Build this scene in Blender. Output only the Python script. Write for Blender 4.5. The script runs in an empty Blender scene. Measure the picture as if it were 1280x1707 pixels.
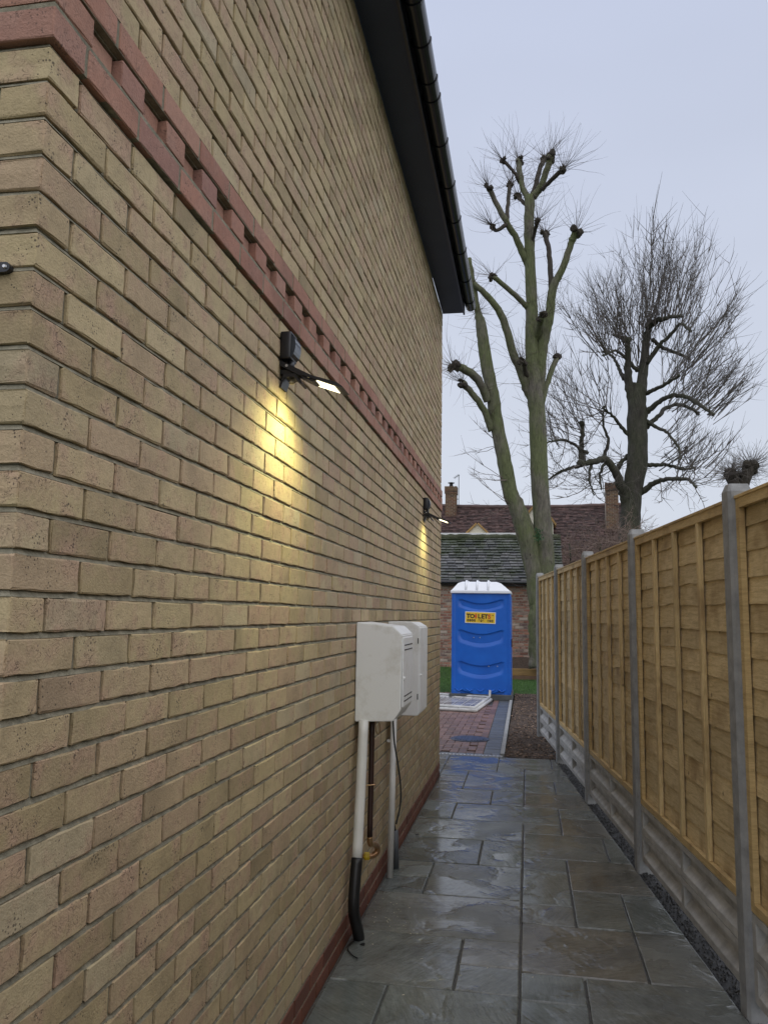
import bpy, bmesh, math, random
import numpy as np
from mathutils import Vector, Matrix, Quaternion
R = random.Random(7)
sc = bpy.context.scene
COL = sc.collection

# ------------------------------------------------------------------ camera, sky, sun, exposure
CAM = Vector((0.8927, 0.0, 1.6053))
YAW, PITCH, ROLL, FPX = 0.17709, 0.12568, 0.015863, 1345.4
fw = Vector((-math.sin(YAW) * math.cos(PITCH), math.cos(YAW) * math.cos(PITCH), math.sin(PITCH)))
r0 = Vector((math.cos(YAW), math.sin(YAW), 0)); u0 = r0.cross(fw)
rt = r0 * math.cos(ROLL) + u0 * math.sin(ROLL); up = u0 * math.cos(ROLL) - r0 * math.sin(ROLL)
cd = bpy.data.cameras.new('camera'); cam = bpy.data.objects.new('camera', cd); COL.objects.link(cam)
mw = Matrix((rt, up, -fw)).transposed().to_4x4(); mw.translation = CAM; cam.matrix_world = mw
cd.sensor_fit = 'HORIZONTAL'; cd.sensor_width = 36.0; cd.lens = FPX / 1280 * 36.0; cd.clip_start = 0.02; cd.clip_end = 1500
sc.camera = cam

SUN_EL, SUN_AZ = math.radians(62), math.radians(150)      # azimuth clockwise from +Y; behind the camera, right
w = bpy.data.worlds.new('World'); sc.world = w; w.use_nodes = True
nt = w.node_tree; nt.nodes.clear()
out = nt.nodes.new('ShaderNodeOutputWorld'); bg = nt.nodes.new('ShaderNodeBackground')
sky = nt.nodes.new('ShaderNodeTexSky'); sky.sky_type = 'NISHITA'; sky.sun_disc = False
sky.sun_elevation = SUN_EL; sky.sun_rotation = SUN_AZ; sky.dust_density = 4.0; sky.air_density = 1.0
mixn = nt.nodes.new('ShaderNodeMix'); mixn.data_type = 'RGBA'; mixn.inputs[0].default_value = 0.93
tc = nt.nodes.new('ShaderNodeTexCoord'); sep = nt.nodes.new('ShaderNodeSeparateXYZ')
ramp = nt.nodes.new('ShaderNodeValToRGB')
ramp.color_ramp.elements[0].position = 0.0; ramp.color_ramp.elements[0].color = (0.63, 0.668, 0.735, 1)
ramp.color_ramp.elements[1].position = 0.75; ramp.color_ramp.elements[1].color = (0.52, 0.575, 0.745, 1)
mul = nt.nodes.new('ShaderNodeVectorMath'); mul.operation = 'SCALE'; mul.inputs[3].default_value = 10.0
cn = nt.nodes.new('ShaderNodeTexNoise'); cn.inputs['Scale'].default_value = 1.6; cn.inputs['Detail'].default_value = 3
mp = nt.nodes.new('ShaderNodeMapping'); mp.inputs['Scale'].default_value = (1, 1, 3.0)
cr = nt.nodes.new('ShaderNodeMapRange'); cr.inputs['To Min'].default_value = 9.0; cr.inputs['To Max'].default_value = 11.2
L = nt.links.new
L(tc.outputs['Generated'], sep.inputs[0]); L(sep.outputs['Z'], ramp.inputs[0]); L(ramp.outputs[0], mul.inputs[0])
L(tc.outputs['Generated'], mp.inputs[0]); L(mp.outputs[0], cn.inputs['Vector']); L(cn.outputs[0], cr.inputs[0]); L(cr.outputs[0], mul.inputs[3])
L(sky.outputs[0], mixn.inputs[6]); L(mul.outputs[0], mixn.inputs[7]); L(mixn.outputs[2], bg.inputs[0])
bg.inputs[1].default_value = 0.1; L(bg.outputs[0], out.inputs[0])

sd = bpy.data.lights.new('sun', 'SUN'); sd.energy = 1.5; sd.angle = math.radians(120); sd.color = (1.0, 0.95, 0.87)
sun = bpy.data.objects.new('sun', sd); COL.objects.link(sun)
sv = Vector((math.sin(SUN_AZ) * math.cos(SUN_EL), math.cos(SUN_AZ) * math.cos(SUN_EL), math.sin(SUN_EL)))
sun.rotation_euler = (-sv).to_track_quat('-Z', 'Y').to_euler(); sun.location = (3, -3, 12)
sc.view_settings.view_transform = 'Standard'; sc.view_settings.look = 'None'
sc.view_settings.exposure = 0.12; sc.view_settings.gamma = 1.0; sc.view_settings.use_curve_mapping = False
sc.cycles.max_bounces = 6

# ------------------------------------------------------------------ helpers
def ray(px, py): return fw + rt * ((px - 640) / FPX) - up * ((py - 853.5) / FPX)
def at(px, py, Y):
    d = ray(px, py); return CAM + d * (Y / d.y)
def pix(p):
    v = Vector(p) - CAM; k = v.dot(fw)
    return (640 + FPX * v.dot(rt) / k, 853.5 - FPX * v.dot(up) / k, k)

def tag(o, label=None, cat=None, group=None, kind=None):
    if label: o['label'] = label
    if cat: o['category'] = cat
    if group: o['group'] = group
    if kind: o['kind'] = kind
    return o
def thing(name, label, cat, loc=(0, 0, 0), group=None):
    o = bpy.data.objects.new(name, None); COL.objects.link(o); o.location = loc
    o.empty_display_size = 0.1
    return tag(o, label, cat, group)
def link(name, me, parent=None, loc=None, rot=None, scale=None):
    o = bpy.data.objects.new(name, me); COL.objects.link(o)
    if loc is not None: o.location = loc
    if rot is not None: o.rotation_euler = rot
    if scale is not None: o.scale = scale
    if parent is not None:
        o.parent = parent
        if parent.type == 'EMPTY': o.matrix_parent_inverse = Matrix.Translation(-Vector(parent.location))
    return o
class MB:
    def __init__(s): s.v = []; s.f = []
    def add(s, vs, fs):
        n = len(s.v); s.v += [tuple(v) for v in vs]; s.f += [tuple(i + n for i in f) for f in fs]
    def box(s, a, b, bev=0.0):
        (x0, y0, z0), (x1, y1, z1) = a, b
        if bev <= 0:
            s.add([(x0, y0, z0), (x1, y0, z0), (x1, y1, z0), (x0, y1, z0), (x0, y0, z1), (x1, y0, z1), (x1, y1, z1), (x0, y1, z1)],
                  [(0, 3, 2, 1), (4, 5, 6, 7), (0, 1, 5, 4), (1, 2, 6, 5), (2, 3, 7, 6), (3, 0, 4, 7)])
        else:
            bm = bmesh.new(); bmesh.ops.create_cube(bm, size=1)
            for v in bm.verts: v.co = Vector(((x0 + x1) / 2 + v.co.x * (x1 - x0), (y0 + y1) / 2 + v.co.y * (y1 - y0), (z0 + z1) / 2 + v.co.z * (z1 - z0)))
            bmesh.ops.bevel(bm, geom=bm.edges[:], offset=bev, segments=2, affect='EDGES', profile=0.6)
            bm.verts.index_update(); s.add([v.co for v in bm.verts], [[v.index for v in f.verts] for f in bm.faces]); bm.free()
        return s
    def prism(s, poly, axis, a, b):          # poly in the two other axes, extruded from a to b along axis
        n = len(poly)
        def P(p, t):
            q = list(p); q.insert(axis, t); return tuple(q)
        s.add([P(p, a) for p in poly] + [P(p, b) for p in poly],
              [tuple(range(n)), tuple(range(2 * n - 1, n - 1, -1))] + [(i, i + n, (i + 1) % n + n, (i + 1) % n) for i in range(n)])
        return s
    def tube(s, pts, rad, sides=8, cap=True, rough=0.0, rng=None):
        pts = [Vector(p) for p in pts]; n = len(pts)
        if not hasattr(rad, '__len__'): rad = [rad] * n
        rings = []; t0 = (pts[1] - pts[0]).normalized()
        nrm = t0.orthogonal().normalized()
        for i in range(n):
            t = (pts[min(i + 1, n - 1)] - pts[max(i - 1, 0)]).normalized()
            nrm = (nrm - t * nrm.dot(t)); nrm = nrm.normalized() if nrm.length > 1e-6 else t.orthogonal().normalized()
            b = t.cross(nrm)
            for k in range(sides):
                a = 2 * math.pi * k / sides
                q = rad[i] * (1 + (rng.uniform(-rough, rough) if rough else 0))
                rings.append(pts[i] + (nrm * math.cos(a) + b * math.sin(a)) * q)
        f = [(i * sides + k, i * sides + (k + 1) % sides, (i + 1) * sides + (k + 1) % sides, (i + 1) * sides + k) for i in range(n - 1) for k in range(sides)]
        if cap: f += [tuple(range(sides - 1, -1, -1)), tuple(range((n - 1) * sides, n * sides))]
        s.add(rings, f); return s
    def lump(s, c, r, rng, sq=1.0, amp=0.25):
        bm = bmesh.new(); bmesh.ops.create_icosphere(bm, subdivisions=2, radius=1)
        for v in bm.verts: v.co = Vector(c) + Vector((v.co.x, v.co.y, v.co.z * sq)) * r * (1 + rng.uniform(-amp, amp))
        bm.verts.index_update(); s.add([v.co for v in bm.verts], [[v.index for v in f.verts] for f in bm.faces]); bm.free(); return s
    def mesh(s, name, mat, smooth=False):
        me = bpy.data.meshes.new(name); me.from_pydata(s.v, [], s.f); me.materials.append(mat)
        if smooth: me.polygons.foreach_set('use_smooth', [True] * len(me.polygons))
        me.update(); return me
    def build(s, name, mat, parent=None, smooth=False, kind=None, recalc=False):
        me = s.mesh(name, mat, smooth)
        if recalc:
            bm = bmesh.new(); bm.from_mesh(me); bmesh.ops.recalc_face_normals(bm, faces=bm.faces); bm.to_mesh(me); bm.free()
        o = link(name, me, parent)
        if kind: o['kind'] = kind
        return o

# ---- materials
class Mt:
    def __init__(s, name, base=(0.5, 0.5, 0.5), rough=0.6, metal=0.0, spec=0.5):
        s.m = bpy.data.materials.new(name); s.m.use_nodes = True; s.t = s.m.node_tree
        s.b = s.t.nodes['Principled BSDF']; s.b.inputs['Base Color'].default_value = (*base, 1)
        s.b.inputs['Roughness'].default_value = rough; s.b.inputs['Metallic'].default_value = metal
        s.b.inputs['Specular IOR Level'].default_value = spec
    def n(s, t, **k):
        x = s.t.nodes.new('ShaderNode' + t)
        for a, b in k.items():
            if a.startswith('i_'):
                x.inputs[int(a[2:]) if a[2:].isdigit() else a[2:].replace('_', ' ')].default_value = b
            else: setattr(x, a, b)
        return x
    def l(s, a, b): s.t.links.new(a, b)
    def pos(s, scale=(1, 1, 1), off=None):
        g = s.n('NewGeometry'); v = g.outputs['Position']
        if off is not None:
            a = s.n('VectorMath', operation='ADD'); s.l(v, a.inputs[0]); s.l(off, a.inputs[1]); v = a.outputs[0]
        m = s.n('Mapping'); m.inputs['Scale'].default_value = scale; s.l(v, m.inputs[0]); return m.outputs[0]
    def rnd(s, mulby=1.0):
        g = s.n('NewGeometry'); o = s.n('ObjectInfo'); a = s.n('Math', operation='ADD'); f = s.n('Math', operation='FRACT')
        s.l(g.outputs['Random Per Island'], a.inputs[0]); s.l(o.outputs['Random'], a.inputs[1]); s.l(a.outputs[0], f.inputs[0]); return f.outputs[0]
    def noise(s, vec, scale, detail=4, rough=0.55, dist=0.0):
        x = s.n('TexNoise'); x.inputs['Scale'].default_value = scale; x.inputs['Detail'].default_value = detail
        x.inputs['Roughness'].default_value = rough; x.inputs['Distortion'].default_value = dist; s.l(vec, x.inputs['Vector']); return x.outputs[0]
    def ramp(s, fac, stops):
        x = s.n('ValToRGB'); e = x.color_ramp.elements
        while len(e) < len(stops): e.new(0.5)
        for i, (p, c) in enumerate(stops):
            e[i].position = p; e[i].color = (*c, 1) if hasattr(c, '__len__') else (c, c, c, 1)
        s.l(fac, x.inputs[0]); return x.outputs[0]
    def mix(s, fac, a, b, mode='MIX'):
        x = s.n('Mix', data_type='RGBA', blend_type=mode)
        for i, v in ((0, fac), (6, a), (7, b)):
            if hasattr(v, 'links'): s.l(v, x.inputs[i])
            elif i == 0: x.inputs[0].default_value = v
            else: x.inputs[i].default_value = (*v, 1) if hasattr(v, '__len__') else (v, v, v, 1)
        return x.outputs[2]
    def math(s, op, a, b=0.0):
        x = s.n('Math', operation=op)
        for i, v in ((0, a), (1, b)):
            if hasattr(v, 'links'): s.l(v, x.inputs[i])
            else: x.inputs[i].default_value = v
        return x.outputs[0]
    def rng(s, v, a, b, c, d):
        x = s.n('MapRange'); s.l(v, x.inputs[0])
        for i, q in enumerate((a, b, c, d)): x.inputs[1 + i].default_value = q
        return x.outputs[0]
    def bump(s, h, strength=0.5, dist=0.01, prev=None):
        x = s.n('Bump'); x.inputs['Strength'].default_value = strength; x.inputs['Distance'].default_value = dist
        s.l(h, x.inputs['Height'])
        if prev is not None: s.l(prev, x.inputs['Normal'])
        return x.outputs[0]
    def set(s, color=None, rough=None, normal=None):
        if color is not None: s.l(color, s.b.inputs['Base Color'])
        if rough is not None: s.l(rough, s.b.inputs['Roughness'])
        if normal is not None: s.l(normal, s.b.inputs['Normal'])
        return s.m

def offs(M, r, k=50.0):
    c = M.n('CombineXYZ')
    for i, q in enumerate((k, k * 1.7, k * 0.6)): M.l(M.math('MULTIPLY', r, q), c.inputs[i])
    return c.outputs[0]

def brick_mat(name, stops, blotch, dark=0.55, pits=0.75, rough=0.85, sat_blotch=0.5):
    M = Mt(name, rough=rough); r = M.rnd(); p = M.pos((1, 1, 1), offs(M, r))
    c = M.ramp(r, stops)
    n1 = M.noise(p, 9, 3, 0.6); c = M.mix(M.math('MULTIPLY', M.rng(n1, 0.48, 0.72, 0, 1), sat_blotch), c, blotch)
    n2 = M.noise(p, 55, 5, 0.65); c = M.mix(0.55, c, M.ramp(n2, [(0.25, 0.66), (0.5, 0.99), (0.75, 1.14)]), 'MULTIPLY')
    v = M.n('TexVoronoi', feature='F1'); v.inputs['Scale'].default_value = 120; M.l(p, v.inputs['Vector'])
    n3 = M.noise(p, 17, 2)
    thr = M.rng(n3, 0.44, 0.74, 0.0, 0.36)
    pit = M.math('LESS_THAN', v.outputs['Distance'], thr)
    mot = M.noise(p, 4.5, 2, 0.5); c = M.mix(0.7, c, M.ramp(mot, [(0.28, 0.66), (0.45, 0.97), (0.7, 1.1)]), 'MULTIPLY'); c = M.mix(M.math('MULTIPLY', pit, pits), c, (0.05, 0.04, 0.03))
    crk = M.noise(M.pos((1, 1, 1), offs(M, r, 31)), 22, 2, 0.5, 2.5)
    crease = M.math('MULTIPLY', M.rng(M.math('ABSOLUTE', M.math('SUBTRACT', crk, 0.5)), 0.0, 0.012, 1, 0), M.rng(n1, 0.5, 0.62, 0, 1))
    c = M.mix(M.math('MULTIPLY', crease, 0.55), c, (0.09, 0.07, 0.05))
    h = M.math('SUBTRACT', M.math('SUBTRACT', M.math('ADD', M.math('MULTIPLY', n2, 0.55), M.math('MULTIPLY', M.noise(p, 200, 2), 0.6)), M.math('MULTIPLY', pit, 0.9)), M.math('MULTIPLY', crease, 0.7))
    return M.set(c, None, M.bump(M.math('ADD', h, M.math('MULTIPLY', mot, 1.2)), 0.8, 0.004))
m_brick = brick_mat('buff_brick', [(0.0, (0.332, 0.255, 0.145)), (0.12, (0.395, 0.309, 0.171)), (0.27, (0.448, 0.358, 0.202)), (0.4, (0.420, 0.309, 0.197)), (0.55, (0.468, 0.372, 0.212)), (0.66, (0.410, 0.298, 0.192)), (0.78, (0.385, 0.304, 0.171)), (0.88, (0.434, 0.358, 0.233)), (1.0, (0.478, 0.382, 0.218))], (0.429, 0.274, 0.197), sat_blotch=0.75)
m_red = brick_mat('red_band_brick', [(0.0, (0.26, 0.125, 0.09)), (0.25, (0.375, 0.195, 0.135)), (0.5, (0.33, 0.155, 0.11)), (0.75, (0.40, 0.22, 0.155)), (1.0, (0.29, 0.15, 0.12))], (0.36, 0.22, 0.17), pits=0.5)
m_plinth = brick_mat('red_plinth_brick', [(0.0, (0.17, 0.062, 0.038)), (0.5, (0.21, 0.078, 0.048)), (1.0, (0.14, 0.05, 0.033))], (0.14, 0.06, 0.042), pits=0.3, rough=0.6)
m_old = brick_mat('old_red_brick', [(0.0, (0.17, 0.08, 0.06)), (0.2, (0.33, 0.15, 0.10)), (0.4, (0.26, 0.13, 0.10)), (0.58, (0.38, 0.19, 0.125)), (0.7, (0.14, 0.095, 0.09)), (0.8, (0.30, 0.21, 0.17)), (0.9, (0.46, 0.38, 0.32)), (1.0, (0.34, 0.19, 0.135))], (0.42, 0.34, 0.28), pits=0.3, sat_blotch=0.8)
m_chim = brick_mat('chimney_brick', [(0.0, (0.08, 0.05, 0.04)), (0.3, (0.20, 0.10, 0.06)), (0.6, (0.14, 0.09, 0.06)), (1.0, (0.24, 0.15, 0.085))], (0.11, 0.11, 0.07), pits=0.3)

def simple(name, stops, scale, rough=0.7, bs=60, bst=0.3, bd=0.003, stretch=(1, 1, 1), isl=0.25, metal=0.0, detail=5, spec=0.5):
    M = Mt(name, rough=rough, metal=metal, spec=spec); r = M.rnd(); p = M.pos(stretch, offs(M, r, 13.0))
    c = M.ramp(M.noise(p, scale, detail, 0.6), stops)
    if isl: c = M.mix(1.0, c, M.ramp(r, [(0, 1 - isl), (1, 1 + isl * 0.6)]), 'MULTIPLY')
    return M.set(c, None, M.bump(M.noise(p, bs, 4, 0.65), bst, bd))
M_ = Mt('mortar', rough=0.95); p = M_.pos(); nn = M_.noise(p, 30, 5, 0.7)
m_mortar = M_.set(M_.ramp(nn, [(0.3, (0.13, 0.12, 0.086)), (0.5, (0.21, 0.193, 0.138)), (0.72, (0.33, 0.30, 0.22))]), None, M_.bump(M_.noise(p, 120, 4, 0.7), 0.8, 0.004))
m_mortar2 = simple('old_mortar', [(0.3, (0.27, 0.23, 0.18)), (0.7, (0.42, 0.37, 0.30))], 20, 0.95, isl=0)
m_conc = simple('concrete', [(0.25, (0.20, 0.205, 0.205)), (0.55, (0.29, 0.295, 0.295)), (0.8, (0.36, 0.36, 0.355))], 14, 0.85, 130, 0.5, 0.003, isl=0.12)
m_gconc = simple('gravel_board_concrete', [(0.25, (0.29, 0.285, 0.27)), (0.55, (0.45, 0.445, 0.425)), (0.8, (0.57, 0.565, 0.54))], 9, 0.85, 110, 0.5, 0.003, isl=0.15)
m_wood = None
def wood(name, stops, stretch, knots=True, isl=0.28):
    M = Mt(name, rough=0.7); r = M.rnd(); p = M.pos(stretch, offs(M, r, 23.0))
    g = M.noise(p, 5, 7, 0.62, 0.6); c = M.ramp(g, stops)
    n2 = M.noise(p, 30, 3, 0.6); c = M.mix(0.5, c, M.ramp(n2, [(0.3, 0.66), (0.55, 1.0), (0.8, 1.12)]), 'MULTIPLY')
    c = M.mix(1.0, c, M.ramp(r, [(0, 1 - isl), (1, 1 + isl * 0.5)]), 'MULTIPLY')
    p2 = M.pos((1, 1, 1), offs(M, r, 9.0))
    st = M.noise(p2, 3.2, 3, 0.6); c = M.mix(M.math('MULTIPLY', M.rng(st, 0.52, 0.70, 0, 1), 0.6), c, (0.24, 0.14, 0.055))
    if knots:
        v = M.n('TexVoronoi', feature='F1'); v.inputs['Scale'].default_value = 6.0; M.l(p2, v.inputs['Vector'])
        k = M.rng(v.outputs['Distance'], 0.03, 0.09, 1, 0); c = M.mix(M.math('MULTIPLY', k, 0.75), c, (0.085, 0.04, 0.015))
    return M.set(c, None, M.bump(M.math('ADD', g, n2), 0.5, 0.003))
m_slat = wood('larch_board', [(0.25, (0.44, 0.325, 0.16)), (0.5, (0.66, 0.51, 0.275)), (0.75, (0.76, 0.61, 0.36))], (1.6, 1.6, 16))
m_batten = wood('batten_wood', [(0.25, (0.46, 0.335, 0.155)), (0.5, (0.68, 0.515, 0.26)), (0.75, (0.76, 0.605, 0.335))], (14, 14, 1.2), True, 0.2)
m_rail = wood('rail_wood', [(0.25, (0.44, 0.30, 0.13)), (0.5, (0.64, 0.465, 0.215)), (0.75, (0.73, 0.55, 0.27))], (1.2, 1.2, 14), True, 0.15)
m_sleeper = wood('sleeper_wood', [(0.25, (0.22, 0.12, 0.04)), (0.5, (0.36, 0.22, 0.075)), (0.75, (0.42, 0.27, 0.1))], (1, 1, 9), True, 0.3)

def slab_mat():
    M = Mt('riven_sandstone', rough=0.3, spec=0.62); r = M.rnd(); o = offs(M, r, 41.0)
    c = M.ramp(r, [(0.0, (0.125, 0.140, 0.130)), (0.3, (0.148, 0.160, 0.146)), (0.5, (0.115, 0.130, 0.126)), (0.7, (0.150, 0.152, 0.134)), (0.85, (0.135, 0.147, 0.137)), (1.0, (0.152, 0.145, 0.124))])
    p = M.pos((1, 1, 1), o); vr = M.n('VectorRotate', rotation_type='Z_AXIS'); M.l(p, vr.inputs['Vector']); M.l(M.math('MULTIPLY', r, 9.0), vr.inputs['Angle'])
    mps = M.n('Mapping'); mps.inputs['Scale'].default_value = (1.3, 5.5, 1); M.l(vr.outputs[0], mps.inputs[0]); ps = mps.outputs[0]
    mpf = M.n('Mapping'); mpf.inputs['Scale'].default_value = (2.2, 15, 1); M.l(vr.outputs[0], mpf.inputs[0])
    n1 = M.noise(p, 3.2, 4, 0.6, 0.5); c = M.mix(1, c, M.ramp(n1, [(0.28, 0.62), (0.5, 1.0), (0.75, 1.3)]), 'MULTIPLY')
    n2 = M.noise(p, 45, 5, 0.7); c = M.mix(0.6, c, M.ramp(n2, [(0.3, 0.75), (0.7, 1.2)]), 'MULTIPLY')
    br = M.noise(p, 2.1, 3); c = M.mix(M.math('MULTIPLY', M.rng(br, 0.58, 0.72, 0, 1), 0.22), c, (0.11, 0.082, 0.05))
    # riven ledges: stepped noise
    led = M.noise(ps, 2.6, 6, 0.62, 1.1); stp = M.n('Math', operation='SNAP'); M.l(led, stp.inputs[0]); stp.inputs[1].default_value = 0.07
    fine = M.noise(mpf.outputs[0], 5, 6, 0.72, 0.4)
    # standing water fills the hollows: smooth patches
    gp = M.pos((1, 1, 1)); wet = M.noise(gp, 2.3, 4, 0.55, 0.4)
    pud = M.rng(wet, 0.44, 0.53, 0.0, 1.0)
    dry = M.rng(M.noise(gp, 1.3, 3, 0.5, 0.3), 0.46, 0.62, 0.0, 1.0)
    rg = M.math('ADD', M.math('MULTIPLY', M.math('SUBTRACT', 1.0, pud), 0.14), 0.05)
    rg = M.math('ADD', rg, M.math('MULTIPLY', M.math('MULTIPLY', dry, M.math('SUBTRACT', 1.0, pud)), 0.22))
    keep = M.math('SUBTRACT', 1.0, M.math('MULTIPLY', pud, 0.8))
    c = M.mix(0.75, c, M.ramp(fine, [(0.30, 0.6), (0.5, 1.0), (0.70, 1.3)]), 'MULTIPLY')
    h = M.math('MULTIPLY', M.math('ADD', M.math('MULTIPLY', stp.outputs[0], 2.2), M.math('ADD', M.math('MULTIPLY', fine, 0.6), M.math('MULTIPLY', n2, 0.18))), keep)
    return M.set(c, rg, M.bump(h, 0.62, 0.006))
m_slab = slab_mat()
m_joint = simple('slab_joint_mortar', [(0.3, (0.05, 0.047, 0.043)), (0.7, (0.105, 0.097, 0.085))], 40, 0.6, isl=0)

# ------------------------------------------------------------------ the house wall
Y0, Y1 = 1.285, 8.400; PIT = (Y1 - Y0) / 31.5; ZP = 0.131; CH = 0.075; ZTOP = ZP + 63 * CH
house = thing('brick_house', 'buff brick house side wall with dentilled red band and dark eaves', 'house', (0, Y0, 0))
core = MB(); core.prism([(-2.9, -0.3), (-0.0095, -0.3), (-0.0095, ZP + 35 * CH), (-0.03, ZP + 35 * CH), (-0.03, ZP + 36 * CH), (-0.0095, ZP + 36 * CH), (-0.0095, ZTOP + 0.02), (-2.9, ZTOP + 0.02)], 1, Y0 + 0.0095, Y1 - 0.0095)
wall = core.build('wall', m_mortar, house)

def brick_mesh(Lx, Ly, Lz, nx, nz, ny, mat, seed, jit=0.0016, bev=0.0035, name='brick'):
    """box from origin: face to +X (at x=0), length along Y, height Z; irregular arrises"""
    rg = random.Random(seed)
    def seg(a, b, n): return [a] + [a + bev + (b - a - 2 * bev) * i / n for i in range(n + 1)] + [b]
    X = seg(-Lx, 0, nx); Y = seg(0, Ly, ny); Z = seg(0, Lz, nz)
    idx = {}; mb = MB()
    def V(i, j, k):
        if (i, j, k) not in idx:
            p = [X[i], Y[j], Z[k]]; e = [i in (0, len(X) - 1), j in (0, len(Y) - 1), k in (0, len(Z) - 1)]
            if sum(e) >= 2:
                for a, (q, mx) in enumerate(((i, len(X) - 1), (j, len(Y) - 1), (k, len(Z) - 1))):
                    if e[a]: p[a] += (bev * (0.35 if sum(e) == 2 else 0.5) * (0.5 + rg.random())) * (1 if q == 0 else -1)
            # wander of long edges
            p = [p[0] + rg.uniform(-jit, jit) * (0.35 if sum(e) < 2 else 0.6), p[1] + rg.uniform(-jit, jit), p[2] + rg.uniform(-jit, jit)]
            idx[(i, j, k)] = len(mb.v); mb.v.append(tuple(p))
        return idx[(i, j, k)]
    nX, nY, nZ = len(X) - 1, len(Y) - 1, len(Z) - 1
    for j in range(nY):
        for k in range(nZ): mb.f.append((V(nX, j, k), V(nX, j + 1, k), V(nX, j + 1, k + 1), V(nX, j, k + 1)))
    for i in range(nX):
        for k in range(nZ):
            mb.f.append((V(i, 0, k), V(i + 1, 0, k), V(i + 1, 0, k + 1), V(i, 0, k + 1)))
            mb.f.append((V(i, nY, k + 1), V(i + 1, nY, k + 1), V(i + 1, nY, k), V(i, nY, k)))
        for j in range(nY):
            mb.f.append((V(i, j, 0), V(i, j + 1, 0), V(i + 1, j + 1, 0), V(i + 1, j, 0)))
            mb.f.append((V(i, j, nZ), V(i + 1, j, nZ), V(i + 1, j + 1, nZ), V(i, j + 1, nZ)))
    return mb.mesh(name, mat, False) if mat else mb

JT = 0.0115; BH = CH - JT
def area(y0, y1, z0, z1, x=0):
    ps = [pix((x, y, z)) for y, z in ((y0, z0), (y1, z0), (y1, z1), (y0, z1))]
    if min(p[2] for p in ps) < 0.1: return 0
    if not any(0 <= p[0] <= 1280 and 0 <= p[1] <= 1707 for p in ps): return 0
    return abs(sum(ps[i][0] * ps[(i + 1) % 4][1] - ps[(i + 1) % 4][0] * ps[i][1] for i in range(4))) / 2
specs = []      # (kind, y, z, Ly, Lx, corner)
for c in range(63):
    if c in (34, 35, 36): continue
    z = ZP + c * CH + JT * 0.5
    if c % 2 == 0:
        specs.append((Y0, z, PIT - JT, 0.1025, True))
        for i in range(1, 31): specs.append((Y0 + i * PIT, z, PIT - JT, 0.1025, False))
        specs.append((Y0 + 31 * PIT, z, PIT / 2, 0.215, True))
    else:
        specs.append((Y0, z, PIT / 2 - JT, 0.215, True))
        for i in range(0, 30): specs.append((Y0 + PIT / 2 + i * PIT, z, PIT - JT, 0.1025, False))
        specs.append((Y0 + PIT / 2 + 30 * PIT, z, PIT, 0.1025, True))
# pointing: perpends filled nearly flush, bed joints weather-struck (back at the top, flush at the foot)
ptg = MB()
def frus(d0, d1, z0, z1):                     # d0/d1: set-back from the wall face at the foot and at the top
    ptg.add([(-2.88, Y0 + d0, z0), (-d0, Y0 + d0, z0), (-d0, Y1 - d0, z0), (-2.88, Y1 - d0, z0), (-2.88, Y0 + d1, z1), (-d1, Y0 + d1, z1), (-d1, Y1 - d1, z1), (-2.88, Y1 - d1, z1)],
            [(0, 3, 2, 1), (4, 5, 6, 7), (0, 1, 5, 4), (1, 2, 6, 5), (2, 3, 7, 6), (3, 0, 4, 7)])
for c in range(-2, 63):
    zz = ZP + c * CH
    if c not in (34, 35, 36): frus(0.0068, 0.0068, zz + JT / 2 + 0.0006, zz + CH - JT / 2 - 0.0006)
    if c not in (34, 35, 36) or c == 36: frus(0.0008 - (0.012 if c == 36 else 0), 0.0085, zz + CH - JT / 2, zz + CH + JT / 2)
    if c == 34: frus(-0.0095, -0.0095, zz + 0.006, zz + CH + JT / 2 - 0.002)
    if c == 36: frus(-0.0095, -0.0095, zz + 0.004, zz + CH - JT / 2 - 0.0005)
ptg.build('pointing', m_mortar, wall, kind='stuff')
specs.sort(key=lambda s: -area(s[0], s[0] + s[2], s[1], s[1] + BH))
variants = {}
def get_brick(Lx, Ly, mat, tagname, nvar, fine):
    k = (round(Lx, 3), round(Ly, 3), tagname, R.randrange(nvar))
    if k not in variants:
        ny = (5 if fine else 1); ny = max(1, int(ny * Ly / 0.215 + 0.3))
        variants[k] = brick_mesh(Lx, Ly, BH, 2 if Lx > 0.15 and fine else 1, 2 if fine else 1, ny, mat, R.random(), (0.0021 if tagname == 'brick' else 0.0011) if fine else 0.0022, 0.0032, tagname)
    return variants[k]
rest = MB()
simple_cache = {}
for n, (y, z, ly, lx, corner) in enumerate(specs):
    dx = R.uniform(-0.0006, 0.0026); dz = R.uniform(-0.0012, 0.0012); dy = R.uniform(-0.0015, 0.0015)
    if n < 300:
        o = link('brick', get_brick(lx, ly, m_brick, 'brick', 9, True), wall, (dx, y + dy, z + dz), (R.uniform(-.006, .006), R.uniform(-.012, .012), R.uniform(-.006, .006)))
    else:
        k = (round(lx, 3), round(ly, 3), R.randrange(8))
        if k not in simple_cache: simple_cache[k] = brick_mesh(lx, ly, BH, 1, 1, 2 if ly > 0.15 else 1, None, R.random(), 0.0018, 0.0032)
        q = simple_cache[k]; rest.add([(a + dx, b + y + dy, c + z + dz) for a, b, c in q.v], q.f)
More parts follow.
